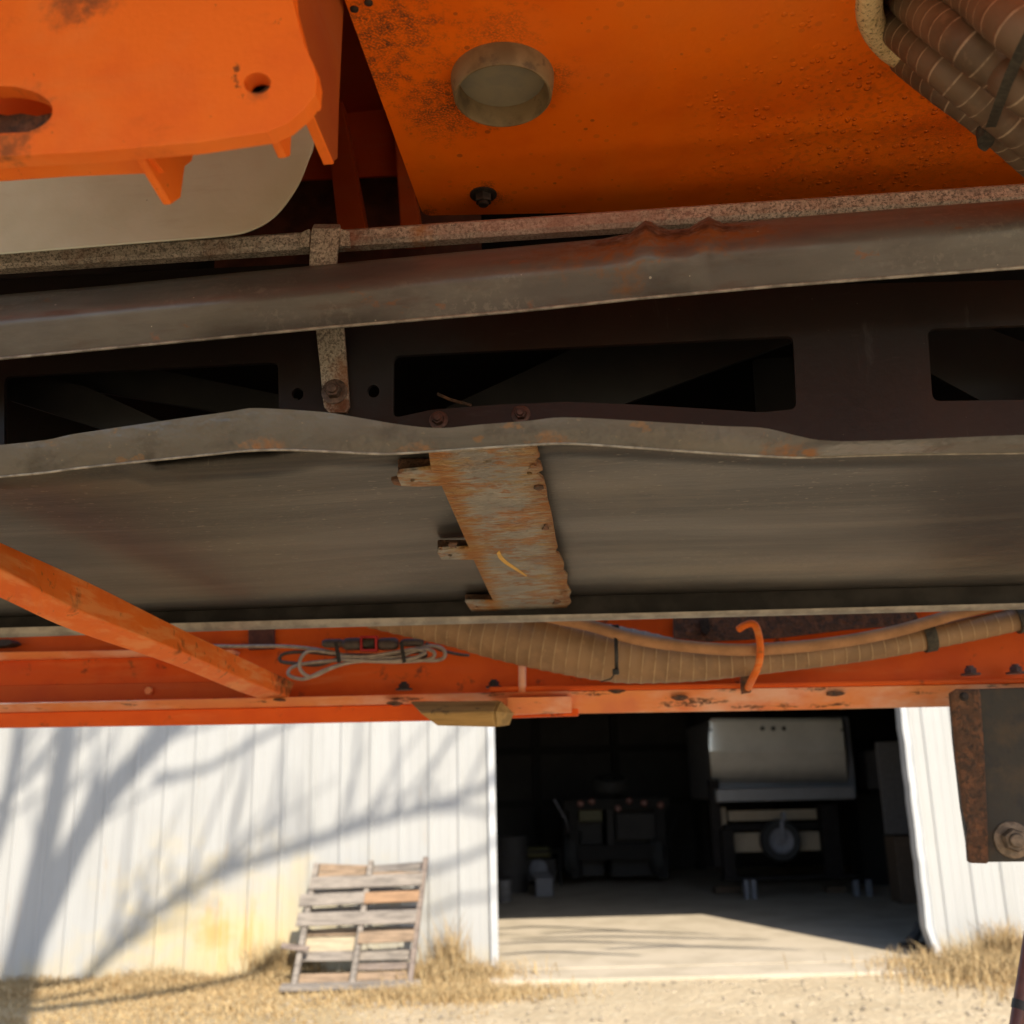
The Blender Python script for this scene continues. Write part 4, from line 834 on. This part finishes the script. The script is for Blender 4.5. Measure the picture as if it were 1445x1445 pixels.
# ------------------------------------------------------------------ pallet
pc = PG(497, 1393); e1 = V((1, .03, 0)).normalized(); e2 = (V((0, .40, 1.10)).normalized() + e1 * .10).normalized(); e3 = e1.cross(e2).normalized()   # e3 points back to the camera or up
if e3.y > 0: e3 = -e3
pal = thing('pallet', 'weathered wooden pallet with missing slats leaning on the shed wall', 'pallet', pc)
PW, PL = 1.0, 1.15
def pbox(a0, a1, b0, b1, c0, c1, mat, name, rot=0.0):
    k = 1.04; a0, a1, b0, b1 = a0 * k, a1 * k, b0 * .97, b1 * .97; c = pc + e1 * ((a0 + a1) / 2) + e2 * ((b0 + b1) / 2) + e3 * ((c0 + c1) / 2); x = (e1 * math.cos(rot) + e2 * math.sin(rot)); y = (e2 * math.cos(rot) - e1 * math.sin(rot))
    v, f = box(c, x * ((a1 - a0) / 2), y * ((b1 - b0) / 2), e3 * ((c1 - c0) / 2)); return obj(name, v, f, mat, pal, bevel=.004)
for a, mt, lo, hi in ((-.5, 0, 0, 1.09), (-.02, 0, 0, 1.10), (.46, 4, .02, 1.12)): pbox(a, a + .045, lo, hi, -.005, .085, M_pw[mt], 'stringer')
for b, hgt, a0, a1, mt, rt, back in ((1.06, .07, -.5, 0, 1, -.06, 0), (1.055, .07, 0, .48, 0, .05, 0), (.99, .06, -.5, .48, 1, -.02, 0), (.90, .115, -.5, .48, 0, .012, 1), (.83, .05, -.48, .47, 4, 0, 0), (.745, .11, -.56, 0, 0, .02, 1), (.75, .10, 0, .47, 2, .015, 1), (.66, .06, -.5, .46, 4, 0, 0), (.57, .12, -.55, .47, 0, .0, 1),
    (.475, .06, -.5, .46, 1, 0, 0), (.40, .105, .0, .47, 1, .012, 1), (.37, .13, -.48, -.04, 3, 0, 0), (.27, .09, -.5, .48, 0, -.01, 0), (.17, .06, 0, .46, 4, 0, 0), (.08, .09, -.5, .48, 1, 0, 0), (.33, .05, -.64, -.40, 4, -.14, 1)):
    c0, c1 = (-.03, -.007) if not back else (.087, .108)
    pbox(a0, a1, b - hgt / 2, b + hgt / 2, c0, c1, M_pw[mt], 'slat', rt)
pk = PG(495, 1397); v, f = box((pk.x, pk.y, .035), V((.60, .02, 0)), V((-.01, .1, 0)), V((0, 0, .018))); o = obj('loose_plank', v, f, M_pw[0], None, bevel=.004); tagp(o, 'grey weathered plank lying flat at the foot of the pallet', 'plank')

# ------------------------------------------------------------------ dry grass
def blades(n, samp, h0, h1, lean, w=.004):
    vs, fs = [], []
    for _ in range(n):
        x, y, hm = samp(); h = random.uniform(h0, h1) * hm; a = random.uniform(0, 6.283); l = random.uniform(.1, lean) * h
        dx, dy = math.cos(a) * l, math.sin(a) * l; b = random.uniform(0, 3.1416); wx, wy = math.cos(b) * w, math.sin(b) * w; i = len(vs)
        vs += [(x - wx, y - wy, -.012), (x + wx, y + wy, -.012), (x + dx * .35 + wx * .7, y + dy * .35 + wy * .7, h * .6), (x + dx * .35 - wx * .7, y + dy * .35 - wy * .7, h * .6), (x + dx, y + dy, h * (1 - .3 * min(1, l / h)))]
        fs += [(i, i + 1, i + 2, i + 3), (i + 3, i + 2, i + 4)]
    return vs, fs
def near_wall(x0, x1, spread, hm=1.0):
    def s():
        x = random.uniform(x0, x1); d = min(abs(random.gauss(0, spread)), 2.2); k = 1 / (1 + d * 1.6) * (.6 + .6 * (math.sin(x * 5.1) * .5 + .5) * (math.sin(x * 1.7 + 1) * .5 + .5)); return x, WY - .03 - d, hm * k
    return s
xl0 = PY(-120, 1380, WY).x; xp = PY(640, 1360, WY).x
parts = [blades(8000, near_wall(xl0, XL - .1, .30), .05, .20, 1.6), blades(9000, near_wall(xl0, XL - .05, .9), .02, .09, 2.2, .005)]
def clump(cx, cy, sx, sy):
    return lambda: (random.gauss(cx, sx), min(WY - .04, random.gauss(cy, sy)), random.uniform(.5, 1))
parts.append(blades(260, clump(xp, WY - .2, .10, .07), .35, .75, .5)); parts.append(blades(1600, clump(xp, WY - .3, .3, .12), .1, .28, 1.0))
q = PG(430, 1375); parts.append(blades(700, clump(q.x - .15, q.y + .15, .15, .15), .2, .5, .7))
q = PG(640, 1405); parts.append(blades(2500, clump(q.x, q.y, .45, .16), .05, .16, 1.4))
v, f = join(parts); o = obj('dry_grass', v, f, M_grass, None, kind='stuff', recalc=False); o['label'] = 'dry straw coloured grass along the foot of the shed wall'
q = PG(1400, 1375); parts = [blades(4200, clump(q.x + .1, q.y + .1, .42, .35), .08, .30, 1.2), blades(700, clump(PY(1400, 1300, WY).x, WY - .25, .14, .1), .3, .55, .7), blades(2200, clump(q.x + .5, q.y - .4, .5, .5), .05, .2, 1.4), blades(1600, clump(XR + .1, WY - .35, .25, .15), .04, .14, 1.4)]
v, f = join(parts); o = obj('dry_grass', v, f, M_grass, None, kind='stuff', recalc=False); o['label'] = 'dry grass tuft beside the right door jamb'
def lawn():
    while True:
        x, y = random.uniform(-6.5, 1.5), random.uniform(4.5, 9.9)
        if x < -1.0 + .5 * math.sin(y * 2) + random.gauss(0, .4): return x, y, .6 + .8 * max(0, math.sin(x * 4.1 + y * 2)) * max(0, math.sin(y * 5 - x))
v, f = blades(22000, lawn, .015, .075, 2.2, .005); o = obj('dry_lawn', v, f, M_grass, None, kind='stuff', recalc=False)
pb = []
for _ in range(900):
    x, y = random.uniform(-2, 4.5), random.uniform(5.5, 9.6); r = random.uniform(.006, .022); pb.append(lathe((x, y, -.006), EZ, [(r, 0), (r * .8, r * .6), (r * .2, r * .8)], 6))
v, f = join(pb); obj('gravel', v, f, M_pebble, None, kind='stuff')

# ------------------------------------------------------------------ things inside the shed
TY = 15.6
tr = thing('camper_trailer', 'boxy silver fronted trailer with a small wheel parked inside the dark shed', 'trailer', PG(1105, 1266))
def tp_(x, y, d=0): return PY(x, y, TY + d)
rings = []
for y, d, xa, xb in ((1013, .20, 1003, 1187), (1014, .06, 1001, 1189), (1018, .022, 999, 1191), (1050, .004, 998, 1194), (1060, 0, 998.5, 1195), (1064, .03, 999, 1195.5), (1076, .16, 1000, 1196), (1104, .33, 1003, 1198)):
    rings.append([tp_(xa + (xb - xa) * k, y + (2 if k in (0, 1) and y < 1016 else 0), d + (.1 if k in (0, 1) else .0)) for k in (0, .015, .03, .15, .3, .4, .5, .6, .7, .85, .97, .985, 1)])
v, f = grid(rings); obj('front_panel', v, f, M_tr_silver, tr, smooth=True, solid=.006, auto=30)  # lower rows slope back to stand in for a dark reflection
a0, a1 = tp_(1004, 1016, .45), tp_(1196, 1016, .45); b0 = tp_(1004, 1130, .45)
v, f = abox(a0.x, a1.x, TY + .36, TY + 2.9, b0.z, a0.z); obj('body', v, f, M_tr_grey, tr, bevel=.03, seg=2)
p0, p1 = tp_(1010, 1132), tp_(1202, 1107); v, f = abox(p0.x, p1.x, TY - .12, TY + .34, p0.z, p1.z - .02); obj('skirt', v, f, M_tr_grey, tr, bevel=.02)
for px in (1076, 1091, 1106): 
    v, f = lathe(tp_(px, 1028, -.04), V((0, -1, 0)), [(.03, -.01), (.03, .015), (.02, .02)], 12); obj('marker_lamp', v, f, M_tyre, tr)
for px in (1003, 1188):
    v, f = lathe(tp_(px, 1030, .02), V((0, -1, 0)), [(.022, -.01), (.022, .015), (.015, .02)], 10); obj('rivet', v, f, M_tyre, tr)
def tbox(x0, x1, y0, y1, d0, d1, mat, name):
    a, b = tp_(x0, y1), tp_(x1, y0); v, f = abox(a.x, b.x, TY + d0, TY + d1, a.z, b.z); obj(name, v, f, mat, tr, bevel=.008)
tbox(1034, 1160, 1142, 1160, .3, .34, M_tr_beige, 'board'); tbox(1036, 1164, 1174, 1205, .3, .34, M_tr_beige, 'board'); tbox(1012, 1030, 1140, 1205, .3, .34, M_tr_beige, 'board')
tbox(1026, 1170, 1161, 1173, .15, .29, M_dark, 'cross_bar'); tbox(1020, 1210, 1233, 1243, -.1, .1, M_dark, 'cross_bar'); tbox(1022, 1034, 1170, 1240, -.05, .1, M_dark, 'frame_post'); tbox(1166, 1180, 1135, 1240, -.05, .1, M_dark, 'frame_post'); tbox(1010, 1016, 1100, 1225, .1, .2, M_dark, 'frame_post')
wc = tp_(1101, 1186, .05); Rw = 27 * 15.6 / 1445
v, f = lathe(wc, V((0, -1, 0)), [(Rw * .62, -.08), (Rw * .92, -.09), (Rw, -.05), (Rw, .05), (Rw * .92, .09), (Rw * .62, .08)], 28); wh = obj('wheel', v, f[:-2], M_tyre, tr, smooth=True, auto=40)
v, f = lathe(wc, V((0, -1, 0)), [(Rw * .63, -.05), (Rw * .63, .06), (Rw * .5, .03), (Rw * .18, .03), (Rw * .16, .08), (.01, .08)], 24); ob = obj('rim', v, f, M_rim, wh, smooth=True, auto=40)
v, f = join([box(tp_(1106, 1152, -.08), V((.03, 0, 0)), V((0, .03, 0)), V((0, 0, .06))), box(tp_(1104, 1172, -.1), V((.025, 0, 0)), V((0, .02, 0)), V((0, 0, .14)))]); obj('jockey_bracket', v, f, M_rim, tr, bevel=.008)
for px in (1050, 1060, 1203, 1221): 
    a, b = tp_(px - 2.5, 1268), tp_(px + 2.5, 1240); v, f = abox(a.x, b.x, TY - .2, TY - .14, .03, b.z); obj('stand_leg', v, f, M_rim, tr, bevel=.008)
for (x0, x1, lab) in ((1010, 1048, 'brown timber chock on the floor under the left of the trailer'), (1168, 1198, 'brown timber chock on the floor under the right of the trailer')):
    a, b = PG(x0, 1264), PG(x1, 1264); v, f = abox(a.x, b.x, a.y, a.y + .2, .031, .13); o = obj('timber_chock', v, f, M_carton, None, bevel=.01); tagp(o, lab, 'chock')
# dark cart with round lamps and a tyre on top
KY = 17.8
kt = thing('utility_cart', 'dark utility cart with round pinkish lamps and a tyre on top', 'cart', PG(868, 1236))
def kp(x, y, d=0): return PY(x, y, KY + d)
def kbox(x0, x1, y0, y1, d0, d1, mat, name):
    a, b = kp(x0, y1), kp(x1, y0); v, f = abox(a.x, b.x, KY + d0, KY + d1, a.z, b.z); obj(name, v, f, mat, kt, bevel=.01)
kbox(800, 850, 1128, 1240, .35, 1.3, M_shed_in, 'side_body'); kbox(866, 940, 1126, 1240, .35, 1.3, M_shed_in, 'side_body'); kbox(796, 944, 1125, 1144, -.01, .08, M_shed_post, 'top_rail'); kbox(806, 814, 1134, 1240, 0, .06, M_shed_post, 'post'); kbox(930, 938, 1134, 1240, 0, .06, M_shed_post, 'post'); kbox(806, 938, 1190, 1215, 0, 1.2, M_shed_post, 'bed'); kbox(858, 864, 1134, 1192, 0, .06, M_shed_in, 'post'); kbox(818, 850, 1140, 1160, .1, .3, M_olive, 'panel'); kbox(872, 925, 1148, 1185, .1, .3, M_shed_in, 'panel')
for px, dd in ((812, .3), (932, .3)):
    v, f = lathe(kp(px, 1205, dd), V((1, -.35, 0)), [(.16, -.1), (.34, -.11), (.37, -.06), (.37, .06), (.34, .11), (.16, .1)], 20); obj('tyre', v, f, M_tyre, kt, smooth=True, auto=40)
v, f, a = tube([kp(782, 1128, .2), kp(800, 1160, .2), kp(806, 1200, .3)], .02, 8); obj('handle', v, f, M_rim, kt)
v, f, a = tube([kp(955, 1150, .2), kp(946, 1180, .2), kp(940, 1210, .3)], .02, 8); obj('handle', v, f, M_shed_post, kt)
for px, py in ((819, 1134), (835, 1131), (872, 1141), (888, 1130), (909, 1133), (932, 1136)):
    v, f = lathe(kp(px, py, -.02), V((0, -1, 0)), [(.055, -.03), (.055, .02), (.035, .045), (.01, .05)], 14); obj('lamp', v, f, M_lamp_pink, kt, smooth=True, auto=50)
v, f = lathe(kp(860, 1106, .1), V((0, -.25, 1)), [(.16, -.09), (.28, -.1), (.31, -.05), (.31, .05), (.28, .1), (.16, .09)], 24); obj('tyre', v, f[:-2], M_tyre, kt, smooth=True, auto=40)
# clutter
def thingbox(name, label, cat, x0, x1, y0, y1, Y, dep, mat, floor=False, bev=.012):
    a, b = PY(x0, y1, Y), PY(x1, y0, Y); z0 = .031 if floor else a.z; v, f = abox(a.x, b.x, Y, Y + dep, z0, b.z); o = obj(name, v, f, mat, None, bevel=bev); return tagp(o, label, cat)
def drum(name, label, cat, px, py, r, h, mat):
    q = PG(px, py); v, f = lathe((q.x, q.y, .031), EZ, [(r * .97, 0), (r, .02), (r, h * .32), (r * 1.03, h * .34), (r, h * .36), (r, h * .65), (r * 1.03, h * .67), (r, h * .69), (r, h * .97), (r * .96, h), (r * .9, h * .985), (.01, h * .985)], 20)
    tagp(obj(name, v, f, mat, None, smooth=True, auto=40), label, cat)
drum('oil_drum', 'dark steel drum on the shed floor just inside the left of the doorway', 'drum', 722, 1262, .27, .85, M_shed_in)
drum('paint_pail', 'small pale pail in front of the dark steel drum', 'pail', 712, 1276, .11, .30, M_grey_sheet)
gn = thing('generator', 'dark engine generator in a tube frame beside the steel drum', 'generator', PG(762, 1254)); gq = PG(762, 1254)
v, f = abox(gq.x - .28, gq.x + .28, gq.y - .2, gq.y + .3, .12, .48); obj('engine_block', v, f, M_shed_in, gn, bevel=.04)
v, f = lathe((gq.x - .02, gq.y - .21, .33), V((0, -1, 0)), [(.14, -.02), (.15, .03), (.11, .06), (.02, .07)], 18); obj('recoil_cover', v, f, M_rim, gn, smooth=True, auto=40)
for sx in (-1, 1):
    v, f, a = tube([V((gq.x + sx * .34, gq.y - .25, .05)), V((gq.x + sx * .34, gq.y - .25, .6)), V((gq.x + sx * .34, gq.y + .3, .6)), V((gq.x + sx * .34, gq.y + .3, .05))], .02, 8); obj('frame_tube', v, f, M_shed_post, gn)
v, f, a = tube([V((gq.x - .34, gq.y - .25, .6)), V((gq.x + .34, gq.y - .25, .6))], .02, 8); obj('frame_tube', v, f, M_shed_post, gn)
v, f = abox(gq.x - .22, gq.x + .2, gq.y - .15, gq.y + .2, .49, .66); obj('fuel_reservoir', v, f, M_olive, gn, bevel=.05)
thingbox('plastic_tub', 'white plastic tub on the shed floor beside the dark generator', 'tub', 756, 780, 1238, 1262, 16.4, .3, M_white, True)
thingbox('white_cover', 'pale lid resting on the white tub', 'lid', 752, 776, 1233, 1237, 16.38, .32, M_white)
thingbox('side_panel_sheet', 'tall grey sheet leaning inside the right of the doorway', 'sheet', 1250, 1278, 1046, 1178, 14.5, .04, M_grey_sheet)
thingbox('carton', 'brown carton standing under the tall grey sheet', 'carton', 1268, 1296, 1180, 1236, 14.4, .4, M_carton, True)
thingbox('white_bin', 'grey white bin beside the trailer on the right', 'bin', 1226, 1252, 1058, 1114, 17, .5, M_grey_sheet)
thingbox('storage_cabinet', 'dark cabinet under the grey white bin', 'cabinet', 1222, 1256, 1118, 1250, 16.9, .6, M_shed_post, True)
q = PG(1293, 1342); js = thing('jack_stand', 'small black jack stand on the floor by the right door jamb', 'jack', (q.x, q.y, .03))
v, f = box((q.x, q.y, .05), V((.13, 0, 0)), V((0, .1, 0)), V((0, 0, .02))); obj('base', v, f, M_tyre, js, bevel=.005)
v, f, a = tube([V((q.x - .05, q.y, .07)), V((q.x + .03, q.y, .17)), V((q.x + .06, q.y, .26))], [.06, .045, .03], 10); obj('column', v, f, M_tyre, js, smooth=True, auto=40)
